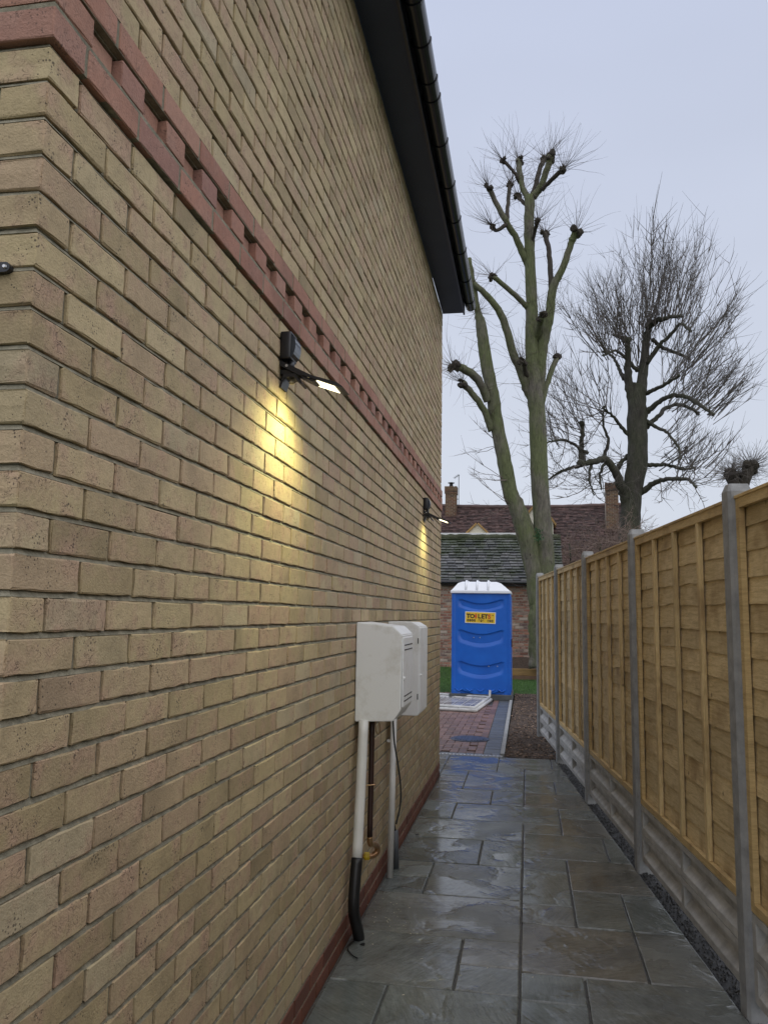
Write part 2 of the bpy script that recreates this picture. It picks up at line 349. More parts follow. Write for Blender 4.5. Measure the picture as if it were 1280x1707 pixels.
# the near gable face (returns to the left of the corner)
def ret_face(x0, z, lx):                       # a stretcher on the near face
    k = ('ret', round(lx, 3), R.randrange(6))
    if k not in simple_cache: simple_cache[k] = brick_mesh(lx, 0.1025, BH, 2, 1, 1, None, R.random(), 0.0018, 0.0032)
    q = simple_cache[k]; d = R.uniform(-0.002, 0.002); rest.add([(a + x0, b + Y0 + d, c + z) for a, b, c in q.v], q.f)
for c in range(63):
    if c in (34, 35, 36): continue
    z = ZP + c * CH + JT * 0.5; x = -0.1025 - JT if c % 2 == 0 else -0.215 - JT
    while x > -2.6: ret_face(x, z, 0.215); x -= 0.2255
rest.build('brickwork', m_brick, wall, kind='stuff')

# red dentil band: courses 34..36, projecting
pr = 0.012
def red(y, z, ly, lx, dx, mat=m_red, nm='band_brick'):
    link(nm, get_brick(lx, ly, mat, nm, 6, True), wall, (dx + R.uniform(-.0015, .0015), y, z), (R.uniform(-.005, .005), R.uniform(-.008, .008), R.uniform(-.005, .005)))
zb = ZP + 34 * CH + JT * 0.5
link('band_brick', get_brick(0.215 + pr, PIT / 2 - JT + pr, m_red, 'band_brick', 3, True), wall, (pr, Y0 - pr, zb))
for i in range(31): red(Y0 + PIT / 2 + i * PIT, zb, PIT - JT, 0.1025, pr)
link('band_brick', get_brick(0.1025 + pr, PIT - JT + pr, m_red, 'band_brick', 3, True), wall, (pr, Y0 - pr, zb + 2 * CH))
for i in range(1, 31): red(Y0 + i * PIT, zb + 2 * CH, PIT - JT, 0.1025, pr)
red(Y0 + 31 * PIT, zb + 2 * CH, PIT / 2, 0.1025, pr)
# dentils: proud headers alternating with recessed ones
link('band_brick', get_brick(0.215 + pr, 0.125 + pr, m_red, 'band_brick', 3, True), wall, (pr, Y0 - pr, zb + CH))
y = 1.418; n = 0
while y < Y1 - 0.1:
    red(y, zb + CH, 0.108, 0.08, -0.012)
    red(y + 0.113, zb + CH, 0.108, 0.1325, pr); y += PIT; n += 1
bb = MB()
for c in range(3):
    x = -0.215 - JT if c < 2 else -0.1025 - JT
    while x > -2.6:
        q = brick_mesh(0.215, 0.1025 + pr, BH, 2, 1, 1, None, R.random(), 0.0014, 0.0032); bb.add([(a + x, b + Y0 - pr, cc + zb + c * CH) for a, b, cc in q.v], q.f); x -= 0.2255
bb.build('band_brickwork', m_red, wall, kind='stuff')
# red plinth
for c in (1, 2):
    z = ZP - c * CH + JT * 0.5; h = PIT / 2 * (c % 2)
    if h: red(Y0, z, h - JT, 0.215, 0.003, m_plinth, 'plinth_brick')
    k = 0
    while Y0 + h + k * PIT < Y1 - 0.05:
        ly = min(PIT - JT, Y1 - (Y0 + h + k * PIT)); red(Y0 + h + k * PIT, z, ly, 0.1025, 0.003, m_plinth, 'plinth_brick'); k += 1

# eaves: soffit, fascia, gutter with brackets, roof slope
m_navy = simple('anthracite_soffit', [(0.3, (0.018, 0.033, 0.072)), (0.7, (0.025, 0.043, 0.088))], 3, 0.5, 8, 0.1, 0.002, isl=0.0)
m_blackp = Mt('black_upvc', (0.012, 0.013, 0.017), 0.22).m
m_fasc = Mt('fascia_upvc', (0.017, 0.019, 0.025), 0.35).m
YE = Y1 + 0.004; YS = -1.0
MB().box((0.003, YS + 2.2, ZTOP - 0.004), (0.224, YE, ZTOP + 0.012)).build('soffit', m_navy, house)
fas = MB().box((0.225, YS + 2.2, ZTOP - 0.028), (0.243, YE, ZTOP + 0.15)).build('fascia', m_fasc, house)
MB().prism([(0.003, ZTOP + 0.013), (0.224, ZTOP + 0.013), (0.224, ZTOP + 0.13)], 1, YE - 0.018, YE - 0.001).build('box_end', m_navy, house)
prof = []
for k in range(13):
    a = math.pi * k / 12; prof.append((0.302 - 0.056 * math.cos(a), ZTOP + 0.085 - 0.068 * math.sin(a) ** 0.8))
inner = [(0.302 + (x - 0.302) * 0.93, ZTOP + 0.087 + (z - ZTOP - 0.085) * 0.93) for x, z in prof]
g = MB(); g.prism(prof + inner[::-1], 1, YS + 2.2, YE + 0.02)
gut = g.build('gutter', m_blackp, house)
g = MB(); g.prism(prof, 1, YE + 0.02, YE + 0.024); g.build('gutter_stop_end', m_blackp, house)
for yb in (1.9, 2.7, 3.35, 3.95, 4.287, 4.62, 4.80, 5.30, 5.87, 6.43, 7.03, 7.66, 8.22):
    pb = [(0.302 + (x - 0.302) * 1.09, ZTOP + 0.085 + (z - ZTOP - 0.085) * 1.1) for x, z in prof]
    b = MB(); b.prism(pb + prof[::-1], 1, yb - 0.012, yb + 0.012); b.build('gutter_bracket', m_blackp, gut)
m_tile0 = simple('dark_roof_tile', [(0.3, (0.03, 0.03, 0.033)), (0.7, (0.05, 0.048, 0.05))], 8, 0.6)
MB().prism([(0.33, ZTOP + 0.14), (0.33, ZTOP + 0.165), (-3.0, ZTOP + 2.3), (-3.0, ZTOP + 2.2)], 1, YS + 2.2, YE).build('roof', m_tile0, house)

# bracket on the near face
bk = thing('wall_bracket', 'black rounded metal bracket end screwed to the near corner bricks', 'bracket', (-0.07, Y0, 2.228))
bp = MB(); poly = [(-0.13, 2.219), (-0.05, 2.219)] + [(-0.05 + 0.0095 * math.sin(a), 2.2285 - 0.0095 * math.cos(a)) for a in [math.pi * k / 8 for k in range(1, 8)]] + [(-0.05, 2.238), (-0.13, 2.238)]
bp.prism(poly, 1, Y0 - 0.014, Y0 - 0.002); bp.build('strap', m_blackp, bk)
sb = MB(); sb.tube([(-0.05, Y0 - 0.0145, 2.2285), (-0.05, Y0 - 0.018, 2.2285)], [0.0045, 0.003], 10); sb.build('screw', Mt('zinc', (0.6, 0.6, 0.6), 0.3, 1.0).m, bk)

# ------------------------------------------------------------------ wall lights
m_lampblk = Mt('lamp_black', (0.010, 0.010, 0.012), 0.32).m
m_lens = Mt('smoked_lens', (0.035, 0.045, 0.06), 0.12).m
m_under = Mt('lamp_underside', (0.10, 0.095, 0.085), 0.4).m
m_led = Mt('lit_led', (1, 1, 1), 0.4); m_led.b.inputs['Emission Color'].default_value = (1.0, 0.90, 0.56, 1); m_led.b.inputs['Emission Strength'].default_value = 3.2; m_led = m_led.m
m_sens = Mt('sensor_lens', (0.35, 0.32, 0.25), 0.3); m_sens.b.inputs['Emission Color'].default_value = (1.0, 0.75, 0.25, 1); m_sens.b.inputs['Emission Strength'].default_value = 0.0; m_sens = m_sens.m
m_zinc = Mt('screw_zinc', (0.55, 0.55, 0.55), 0.35, 0.9).m
def wall_light(Y, Z, label, group, power):
    t = thing('wall_light', label, 'light', (0, Y, Z), group)
    b = MB(); b.box((0.002, Y, Z + 0.10), (0.044, Y + 0.085, Z + 0.205), 0.007); hb = b.build('back_box', m_lampblk, t, True)
    # domed cover
    b = MB(); pr_ = [(0.0445 + 0.016 * math.sin(math.pi * k / 8) ** 0.6, Z + 0.108 + 0.089 * k / 8) for k in range(9)]
    b.prism(pr_, 1, Y + 0.006, Y + 0.079); b.build('cover', m_lens, hb)
    b = MB(); b.tube([(0.034, Y + 0.04, Z + 0.098), (0.036, Y + 0.04, Z + 0.07)], [0.014, 0.014], 10); b.build('neck', m_lampblk, t, True)
    # sloping arm (channel) and lamp head
    def P(x): return Z + 0.092 - (x + 0.005) * 0.52
    b = MB(); b.prism([(0.002, P(0.002) - 0.012), (0.002, P(0.002) + 0.008), (0.13, P(0.13) + 0.010), (0.15, P(0.15) + 0.004), (0.125, P(0.125) - 0.013)], 1, Y + 0.004, Y + 0.075); arm = b.build('arm', m_lampblk, t)
    for xx in (0.03, 0.115):
        b = MB(); b.tube([(xx, Y + 0.003, P(xx) - 0.001), (xx, Y - 0.001, P(xx) - 0.001)], [0.006, 0.005], 8); b.build('screw', m_zinc, arm)
    Q = lambda x: Z + 0.035 - (x - 0.09) * 0.35
    b = MB(); b.prism([(0.088, Q(0.088)), (0.088, Q(0.088) + 0.008), (0.220, Q(0.220) + 0.014), (0.243, Q(0.243) + 0.004), (0.225, Q(0.225) - 0.002)], 1, Y - 0.004, Y + 0.112); hd = b.build('lamp_head', m_lampblk, t)
    b = MB()
    for (x0, x1, y0, y1, mat, nm, e) in ((0.094, 0.122, Y + 0.006, Y + 0.10, m_under, 'diffuser', 0.002), (0.128, 0.210, Y + 0.008, Y + 0.10, m_led, 'led_panel', 0.003)):
        b = MB(); b.prism([(x0, Q(x0) - e), (x0, Q(x0) + 0.001), (x1, Q(x1) + 0.001), (x1, Q(x1) - e)], 1, y0, y1); b.build(nm, mat, hd)
    # motion sensor under the arm
    b = MB(); b.box((0.0, Y + 0.015, Z + 0.045), (0.05, Y + 0.065, Z + 0.065), 0.004); b.build('sensor_bracket', m_lampblk, t)
    b = MB(); b.prism([(0.002, Z - 0.004), (0.018, Z + 0.044), (0.062, Z + 0.044), (0.088, Z + 0.006), (0.080, Z + 0.004), (0.058, Z + 0.032), (0.022, Z + 0.032), (0.010, Z - 0.006)], 1, Y + 0.006, Y + 0.078); sn = b.build('sensor_hood', m_lampblk, t)
    b = MB(); b.lump((0.04, Y + 0.042, Z + 0.022), 0.012, random.Random(3), 0.8, 0.0); b.build('sensor_dome', m_sens, sn, True)
    for nm, pw, lx, dr in (('lamp_beam', 0.13 * power, 0.095, (-0.25, 0.10, -1.0)), ('led_beam', 1.25 * power, 0.25, (-0.75, -0.05, -1.0))):
        ld = bpy.data.lights.new(nm, 'SPOT'); ld.energy = pw; ld.color = (0.97, 0.92, 0.42); ld.spot_size = math.radians(140); ld.spot_blend = 1.0; ld.shadow_soft_size = 0.035
        lo = bpy.data.objects.new(nm, ld); COL.objects.link(lo); lo.parent = t; lo.location = (lx, 0.05, -0.022 - 0.12 * lx)
        lo.rotation_euler = Vector(dr).to_track_quat('-Z', 'Y').to_euler()
    return t
wall_light(2.75, 2.428, 'lit black wall light nearer the corner, throwing a yellow glow on the bricks', 'black wall lights under the red band', 13.5)
wall_light(6.905, 2.412, 'lit black wall light far along the house, above the white meter boxes', 'black wall lights under the red band', 9.0)

# ------------------------------------------------------------------ meter boxes and pipes
M_ = Mt('white_grp', rough=0.42); p = M_.pos()
gr = M_.ramp(M_.noise(p, 7, 5, 0.7), [(0.52, (0.82, 0.835, 0.825)), (0.74, (0.66, 0.655, 0.61))])
m_white = M_.set(gr, None, M_.bump(M_.noise(p, 20, 2), 0.05, 0.002))
m_slot = Mt('vent_slot_dark', (0.03, 0.03, 0.03), 0.8).m
def meter_box(y0, y1, prof, label, door, vents, latch):
    t = thing('meter_box', label, 'meter box', (0, y0, prof[0][1]), 'white meter boxes on the wall')
    b = MB(); b.prism(prof, 1, y0, y1); bm = bmesh.new(); me = b.mesh('casing', m_white); bm.from_mesh(me)
    bmesh.ops.recalc_face_normals(bm, faces=bm.faces); bmesh.ops.bevel(bm, geom=bm.edges[:], offset=0.004, segments=2, affect='EDGES'); bm.to_mesh(me); bm.free(); link('casing', me, t)
    xd, z0, z1, ya, yb = door
    d = MB().box((xd, ya, z0), (xd + 0.007, yb, z1), 0.003).build('door', m_white, t)
    for z, n in vents:
        w_ = (yb - ya - 0.06) / n
        for i in range(n): MB().box((xd + 0.0065, ya + 0.03 + i * w_ + 0.006, z), (xd + 0.0085, ya + 0.03 + (i + 1) * w_ - 0.006, z + 0.006)).build('vent_slot', m_slot, d)
    for z in latch: MB().box((xd - 0.010, y0 - 0.0025, z), (xd - 0.004, y0 + 0.003, z + 0.035)).build('hinge', m_slot, t)
    MB().tube([(xd + 0.006, ya + 0.02, (z0 + z1) / 2 - 0.03), (xd + 0.014, ya + 0.02, (z0 + z1) / 2 - 0.03)], [0.008, 0.007], 10).build('lock', m_white, d)
    # fixing lip on the top edge
    return t
meter_box(4.2, 4.60, [(0.0045, 1.048), (0.205, 1.056), (0.243, 1.112), (0.247, 1.497), (0.20, 1.540), (0.0045, 1.560)],
          'white meter box nearer the camera, with chamfered edges and pipes below', (0.2455, 1.125, 1.482, 4.225, 4.575), [(1.44, 3), (1.415, 3), (1.175, 3), (1.15, 3)], [])
meter_box(5.18, 5.56, [(0.0045, 0.968), (0.200, 0.968), (0.207, 0.975), (0.2095, 1.527), (0.160, 1.555), (0.0045, 1.557)],
          'white meter box farther along the wall, partly hidden behind the nearer one', (0.2075, 0.985, 1.52, 5.185, 5.555), [], [1.07, 1.42])
m_wpvc = simple('white_pvc_pipe', [(0.3, (0.66, 0.66, 0.63)), (0.7, (0.75, 0.75, 0.72))], 6, 0.35, 8, 0.05, 0.001, isl=0)
m_bsl = Mt('black_sleeve', (0.008, 0.008, 0.009), 0.45).m
m_gpipe = Mt('grey_sleeve', (0.09, 0.10, 0.11), 0.5).m
m_brown = Mt('brown_gas_pipe', (0.035, 0.016, 0.012), 0.4).m
m_brass = simple('brass_fitting', [(0.3, (0.35, 0.18, 0.10)), (0.7, (0.55, 0.38, 0.18))], 30, 0.3, metal=0.8, isl=0)
m_yel = Mt('yellow_cap', (0.65, 0.46, 0.02), 0.4).m
def curve(pts, n=8):
    P = [Vector(p) for p in pts]; P = [P[0] * 2 - P[1]] + P + [P[-1] * 2 - P[-2]]; o = []
    for i in range(1, len(P) - 2):
        for k in range(n):
            t = k / n; a, b, c, d = P[i - 1:i + 3]
            o.append(0.5 * ((2 * b) + (c - a) * t + (2 * a - 5 * b + 4 * c - d) * t * t + (3 * b - a - 3 * c + d) * t ** 3))
    o.append(P[-2]); return o
t = thing('conduit', 'white conduit with black lower sleeve curving down to the slabs', 'pipe', (0.05, 4.14, 0))
MB().tube(curve([(0.05, 4.21, 1.055), (0.05, 4.16, 0.72), (0.05, 4.10, 0.385)], 5), 0.026, 16).build('pipe', m_wpvc, t, True)
MB().tube(curve([(0.05, 4.104, 0.40), (0.05, 4.06, 0.28), (0.05, 4.05, 0.17), (0.055, 4.13, 0.05), (0.056, 4.17, -0.01)], 5), 0.0285, 16).build('sleeve', m_bsl, t, True)
t = thing('conduit', 'plain thin white conduit below the farther meter box, beside a cable', 'pipe', (0.05, 5.13, 0))
MB().tube([(0.05, 5.185, 0.972), (0.05, 5.12, 0.0)], 0.020, 14).build('pipe', m_wpvc, t, True)
MB().box((0.01, 5.165, 0.80), (0.045, 5.20, 0.815), 0.002).build('clip', m_wpvc, t)
t = thing('grey_duct', 'short grey duct standing behind the thin white conduit', 'duct', (0.05, 5.32, 0))
MB().tube([(0.055, 5.31, 0.0), (0.05, 5.29, 0.235)], 0.021, 12).build('pipe', m_gpipe, t, True)
MB().tube(curve([(0.05, 5.29, 0.235), (0.048, 5.28, 0.26), (0.045, 5.27, 0.285)], 3), 0.007, 8).build('cable_end', m_bsl, t, True)
t = thing('cable', 'thin black cable hanging in a bow beside the white conduit', 'cable', (0.07, 5.2, 0.3))
MB().tube(curve([(0.075, 5.0, 0.96), (0.075, 5.06, 0.82), (0.085, 5.16, 0.66), (0.09, 5.24, 0.52), (0.085, 5.27, 0.40), (0.06, 5.27, 0.28)], 8), 0.0055, 8).build('sheath', Mt('cable_grey', (0.03, 0.035, 0.035), 0.5).m, t, True)
t = thing('gas_pipe', 'dark brown gas pipe with copper elbow and yellow cap', 'pipe', (0.07, 4.35, 0.3))
MB().tube(curve([(0.075, 4.31, 1.06), (0.075, 4.31, 0.75), (0.075, 4.30, 0.45)], 4), 0.0145, 12).build('pipe', m_brown, t, True)
MB().tube(curve([(0.075, 4.30, 0.455), (0.076, 4.315, 0.415), (0.085, 4.38, 0.395), (0.092, 4.43, 0.37), (0.09, 4.44, 0.34), (0.07, 4.42, 0.325), (0.05, 4.41, 0.325)], 6), 0.0155, 12).build('elbow', m_brass, t, True)
MB().tube([(0.055, 4.41, 0.325), (0.052, 4.41, 0.325), (0.03, 4.40, 0.325), (0.028, 4.40, 0.325)], [0.015, 0.021, 0.021, 0.014], 8).build('cap', m_yel, t)
MB().tube([(0.034, 4.40, 0.325), (0.001, 4.40, 0.325)], 0.012, 8).build('stub', m_brass, t)
MB().tube(curve([(0.004, 4.26, 0.72), (0.05, 4.275, 0.715), (0.094, 4.30, 0.715), (0.094, 4.33, 0.715)], 5), 0.004, 6).build('clip', m_brass, t)
MB().tube(curve([(0.08, 4.36, 1.05), (0.085, 4.38, 0.98), (0.09, 4.43, 0.955), (0.09, 4.47, 0.97), (0.085, 4.46, 1.02), (0.08, 4.44, 1.052)], 5), 0.003, 6).build('earth_wire', m_brass, t)

# ------------------------------------------------------------------ ground and paving
def sheet(name, poly, z, mat, grid=None, fn=None, kind='structure', parent=None):
    mb = MB()
    if grid:
        x0, x1, y0, y1, nx, ny = grid
        for j in range(ny + 1):
            for i in range(nx + 1):
                x = x0 + (x1 - x0) * i / nx; y = y0 + (y1 - y0) * j / ny; mb.v.append((x, y, z + (fn(x, y) if fn else 0)))
        for j in range(ny):
            for i in range(nx): a = j * (nx + 1) + i; mb.f.append((a, a + 1, a + nx + 2, a + nx + 1))
    else: mb.add([(x, y, z) for x, y in poly], [tuple(range(len(poly)))])
    return mb.build(name, mat, parent, kind=kind, smooth=bool(grid))
m_earth = simple('earth', [(0.3, (0.035, 0.027, 0.02)), (0.7, (0.075, 0.055, 0.04))], 6, 0.9, 30, 0.8, 0.02, isl=0)
m_field = simple('rough_ground', [(0.3, (0.03, 0.045, 0.015)), (0.7, (0.06, 0.07, 0.03))], 2, 0.9, 30, 0.8, 0.02, isl=0)
sheet('ground', [(-400, -300), (400, -300), (400, 700), (-400, 700)], -0.14, m_field)
sheet('paving_bed', [(-0.02, -1.2), (2.2, -1.2), (1.2, 9.62), (-2.5, 9.62), (-2.5, 8.42), (-0.02, 8.42)], -0.016, m_joint)
def xe(y): return 1.755 - 0.0982 * (y - 3.754) - 0.008
paving = None
a_, b_, c_, d_, e_, f_ = 0.0, 0.28, 0.564, 0.847, 1.131, 1.414; E_ = 'E'
rects = [(a_, b_, 3.14, 3.71), (b_, d_, 2.85, 3.71), (a_, b_, 2.85, 3.14), (a_, c_, 3.71, 4.285), (c_, d_, 3.71, 3.98), (c_, d_, 3.98, 4.285),
 (a_, d_, 4.285, 4.885), (a_, b_, 4.885, 5.18), (a_, b_, 5.18, 5.50), (b_, d_, 4.885, 5.50), (a_, c_, 5.50, 6.085), (c_, d_, 5.50, 6.085),
 (a_, d_, 6.085, 6.65), (a_, b_, 6.65, 7.225), (b_, e_, 6.65, 7.21), (a_, c_, 7.225, 7.79), (c_, d_, 7.225, 7.79),
 (a_, b_, 7.79, 8.40), (a_, b_, 8.40, 8.67), (b_, d_, 7.79, 8.67), (a_, c_, 8.67, 9.59), (c_, e_, 8.99, 9.59), (c_, d_, 8.67, 8.99), (e_, E_, 8.99, 9.59),
 (d_, e_, 3.10, 3.68), (d_, e_, 3.68, 3.955), (e_, E_, 3.10, 3.955), (d_, f_, 3.955, 4.555), (f_, E_, 3.955, 4.555),
 (d_, e_, 4.555, 4.85), (d_, e_, 4.85, 5.465), (d_, e_, 5.465, 5.745), (e_, f_, 4.555, 5.13), (f_, E_, 4.555, 5.13), (e_, E_, 5.13, 5.745),
 (d_, f_, 5.745, 6.35), (f_, E_, 5.745, 6.35), (d_, e_, 6.35, 6.64), (e_, E_, 6.35, 6.88), (e_, E_, 6.88, 7.20),
 (d_, E_, 7.20, 7.77), (d_, e_, 7.77, 8.34), (e_, E_, 7.77, 8.34), (d_, E_, 8.34, 8.99),
 (d_, f_, 2.53, 3.10), (f_, E_, 2.53, 3.10), (a_, c_, 2.28, 2.85), (c_, d_, 2.28, 2.85), (d_, E_, 1.9, 2.53), (a_, d_, 1.7, 2.28), (a_, d_, 0.9, 1.7), (d_, E_, 1.1, 1.9), (a_, d_, 0.0, 0.9), (d_, E_, 0.2, 1.1), (a_, d_, -1.0, 0.0), (d_, E_, -1.0, 0.2),
 (-0.6, a_, 8.46, 9.0), (-0.6, a_, 9.0, 9.59), (-1.2, -0.6, 8.46, 9.59)]
pvs = bpy.data.objects['paving_bed']
pvs.name = 'paving'
for (x0, x1, y0, y1) in rects:
    g_ = 0.0050
    if x0 == a_: x0 = 0.012 if y0 < 8.4 else 0.0
    xa0 = xa1 = x0 + g_; ya, yb = y0 + 0.0065, y1 - 0.0065
    if x1 == E_: xb0, xb1 = xe(ya), xe(yb)
    else: xb0 = xb1 = x1 - g_
    rg = random.Random(hash((round(x0, 3), y0)) & 0xffff); nx, ny = max(3, int((xb0 - xa0) / 0.09)), max(3, int((yb - ya) / 0.09))
    cx, cy = (xa0 + xb0) / 2, (ya + yb) / 2; tx, ty = rg.uniform(-.0025, .0025), rg.uniform(-.0025, .0025); dz = rg.uniform(-.001, .001)
    ea, eb = 0.0035 / (xb0 - xa0), 0.0035 / (yb - ya)
    us = [0, ea, 2 * ea] + [ea + (1 - 2 * ea) * i / nx for i in range(1, nx)] + [1 - 2 * ea, 1 - ea, 1]; vv = [0, eb, 2 * eb] + [eb + (1 - 2 * eb) * i / ny for i in range(1, ny)] + [1 - 2 * eb, 1 - eb, 1]
    nx, ny = len(us) - 1, len(vv) - 1; mb = MB(); ph = [rg.uniform(0, 6) for _ in range(4)]; am = rg.uniform(.0001, .00028)
    def P(i, j):
        u, v = us[i], vv[j]; xa = xa0 + (xa1 - xa0) * v; xb = xb0 + (xb1 - xb0) * v
        return [xa + (xb - xa) * u, ya + (yb - ya) * v]
    rim = lambda i, j: i in (0, nx) or j in (0, ny)
    for j in range(ny + 1):
        for i in range(nx + 1):
            x, y = P(i, j); z = dz + tx * (x - cx) + ty * (y - cy) + am * (math.sin(x * 13 + ph[0] + 4 * y) + math.sin(y * 17 + ph[1])) + rg.uniform(-.0002, .0002)
            if rim(i, j): x += rg.uniform(-.0022, .0022); y += rg.uniform(-.0022, .0022); z -= 0.0016
            mb.v.append((x - cx, y - cy, z))
    for j in range(ny):
        for i in range(nx): a = j * (nx + 1) + i; mb.f.append((a, a + 1, a + nx + 2, a + nx + 1))
    ring = [i for i in range(nx + 1)] + [j * (nx + 1) + nx for j in range(1, ny + 1)] + [ny * (nx + 1) + i for i in range(nx - 1, -1, -1)] + [j * (nx + 1) for j in range(ny - 1, 0, -1)]
    base = len(mb.v)
    for q in ring: x, y, z = mb.v[q]; mb.v.append((x, y, -0.03))
    n_ = len(ring)
    for k in range(n_): mb.f.append((ring[k], base + k, base + (k + 1) % n_, ring[(k + 1) % n_]))
    link('paving_slab', mb.mesh('paving_slab', m_slab, True), pvs, (cx, cy, 0))

# gravel strip at the fence foot
m_grav = simple('dark_gravel', [(0.3, (0.015, 0.015, 0.015)), (0.7, (0.05, 0.05, 0.048))], 30, 0.6, 80, 0.9, 0.01, isl=0.5)
FU = Vector((-0.0977, 0.9952, 0)).normalized(); FN = Vector((-FU.y, FU.x, 0))
FP = Vector((1.755, 3.754, 0)); BAY = 1.915
def F(s, n, z): return FP + FU * s + FN * n + Vector((0, 0, z))
gbd = MB(); gbd.add([F(-5.0, 0.06, -0.02), F(7.75, 0.06, -0.02), F(7.75, -0.6, -0.02), F(-5.0, -0.6, -0.02)], [(0, 1, 2, 3)])
gbd.build('gravel_bed', m_grav, kind='structure')
gq = MB()
for k in range(4200):
    s = R.uniform(-3.9, 7.9); n = R.uniform(-0.13, 0.025); r = R.uniform(0.004, 0.010)
    c = F(s, n, -0.012 + R.uniform(-.006, .004))
    vs = [c + Vector(q) * r * R.uniform(0.7, 1.3) for q in ((1, 0, 0), (-1, 0, 0), (0, 1, 0), (0, -1, 0), (0, 0, .8), (0, 0, -.8))]
    gq.add(vs, [(0, 2, 4), (2, 1, 4), (1, 3, 4), (3, 0, 4), (2, 0, 5), (1, 2, 5), (3, 1, 5), (0, 3, 5)])
tag(gq.build('gravel', m_grav), 'dark gravel strip between the slabs and the fence foot', 'gravel', kind='stuff')

# block paving behind the slabs: soldier border, herringbone field
m_red_blk = simple('red_paving_block', [(0.3, (0.145, 0.085, 0.068)), (0.7, (0.215, 0.122, 0.095))], 16, 0.45, 90, 0.5, 0.003, isl=0.35)
m_gry_blk = simple('grey_paving_block', [(0.3, (0.075, 0.085, 0.095)), (0.7, (0.12, 0.13, 0.14))], 16, 0.4, 90, 0.5, 0.003, isl=0.25)
BX1 = 0.565
bpv = sheet('block_paving', [(-2.6, 9.70), (BX1, 9.70), (BX1 - 0.03, 17.25), (-2.6, 17.25)], -0.018, m_joint); 
blk_cache = {}
def block_mesh(lx, ly, mat, v):
    k = (lx, ly, mat.name, v)
    if k not in blk_cache:
        mb = MB(); rg = random.Random(v); b = 0.006; g_ = 0.003
        x0, x1, y0, y1 = g_, lx - g_, g_, ly - g_; j = lambda: rg.uniform(-.0008, .0008)
        mb.add([(x0, y0, -.03), (x1, y0, -.03), (x1, y1, -.03), (x0, y1, -.03), (x0, y0, -.004 + j()), (x1, y0, -.004 + j()), (x1, y1, -.004 + j()), (x0, y1, -.004 + j()),
                (x0 + b, y0 + b, j()), (x1 - b, y0 + b, j()), (x1 - b, y1 - b, j()), (x0 + b, y1 - b, j())],
               [(0, 1, 5, 4), (1, 2, 6, 5), (2, 3, 7, 6), (3, 0, 4, 7), (4, 5, 9, 8), (5, 6, 10, 9), (6, 7, 11, 10), (7, 4, 8, 11), (8, 9, 10, 11)])
        blk_cache[k] = mb
    return blk_cache[k]
blocks = []
XB = BX1 - 0.2
for k in range(75):                                           # two-brick soldier border in grey
    y = 9.80 + 0.1 * k
    blocks.append((XB - 0.004 * k * 0.1, y, 0.2, 0.1, m_gry_blk))
for k in range(12): blocks.append((BX1 - 0.1 * (k + 1), 9.70, 0.1, 0.1, m_gry_blk))
for k in range(74):                                           # a red edge course
    if k % 2 == 0: blocks.append((XB - 0.1 - 0.004 * k * 0.1, 9.80 + 0.1 * k, 0.1, 0.2, m_red_blk))
for i in range(-34, 34):
    for j in range(-5, 90):
        # 90-degree herringbone on a 0.1 m lattice
        m = (i - j) % 4
        x, y = XB - 0.1 - 0.1 * 30 + 0.1 * i + 0.1 * 0, 9.80 + 0.1 * j
        if m == 0: q = (x, y, 0.2, 0.1)
        elif m == 3: q = (x, y, 0.1, 0.2)
        else: continue
        if q[0] < -2.6 or q[0] + q[2] > XB - 0.1 + 1e-6 - 0.004 * (q[1] - 9.8) + 0.02 or q[1] < 9.80 - 1e-6 or q[1] + q[3] > 17.2: continue
        blocks.append((*q, m_red_blk))
blocks.sort(key=lambda q: -abs((pix((q[0] + q[2], q[1], 0))[0] - pix((q[0], q[1], 0))[0]) * (pix((q[0], q[1] + q[3], 0))[1] - pix((q[0], q[1], 0))[1])) * (1 if pix((q[0] + q[2], q[1], 0))[0] > 733 else 0))
meshes = {}; restb = {}
for n, (x, y, lx, ly, mat) in enumerate(blocks):
    v = R.randrange(5); mb = block_mesh(lx, ly, mat, v); dz = R.uniform(-.002, .002)
    if n < 300:
        k = (lx, ly, mat.name, v)
        if k not in meshes: meshes[k] = mb.mesh('paving_block', mat)
        link('paving_block', meshes[k], bpv, (x, y, dz))
    else: restb.setdefault(mat, MB()).add([(a + x, b + y, c + dz) for a, b, c in mb.v], mb.f)
for mat, mb in restb.items(): mb.build('blockwork', mat, bpv, kind='stuff')
# drain channel
m_galv = simple('galvanised_steel', [(0.3, (0.42, 0.43, 0.43)), (0.7, (0.58, 0.58, 0.57))], 25, 0.35, metal=0.5, isl=0)
dr = thing('drain_channel', 'slotted pale steel drain channel between slabs and block paving', 'drain', (0.2, 9.645, 0))
MB().box((-1.3, 9.603, -0.06), (0.60, 9.692, -0.013)).build('trough', m_slot, dr)
gt = MB()
gt.box((-1.3, 9.603, -0.008), (0.60, 9.625, 0.003)); gt.box((-1.3, 9.668, -0.008), (0.60, 9.692, 0.003))
x = -1.28
while x < 0.59: gt.box((x, 9.6251, -0.008), (x + 0.022, 9.6679, 0.003)); x += 0.042
gt.build('grate', m_galv, dr)
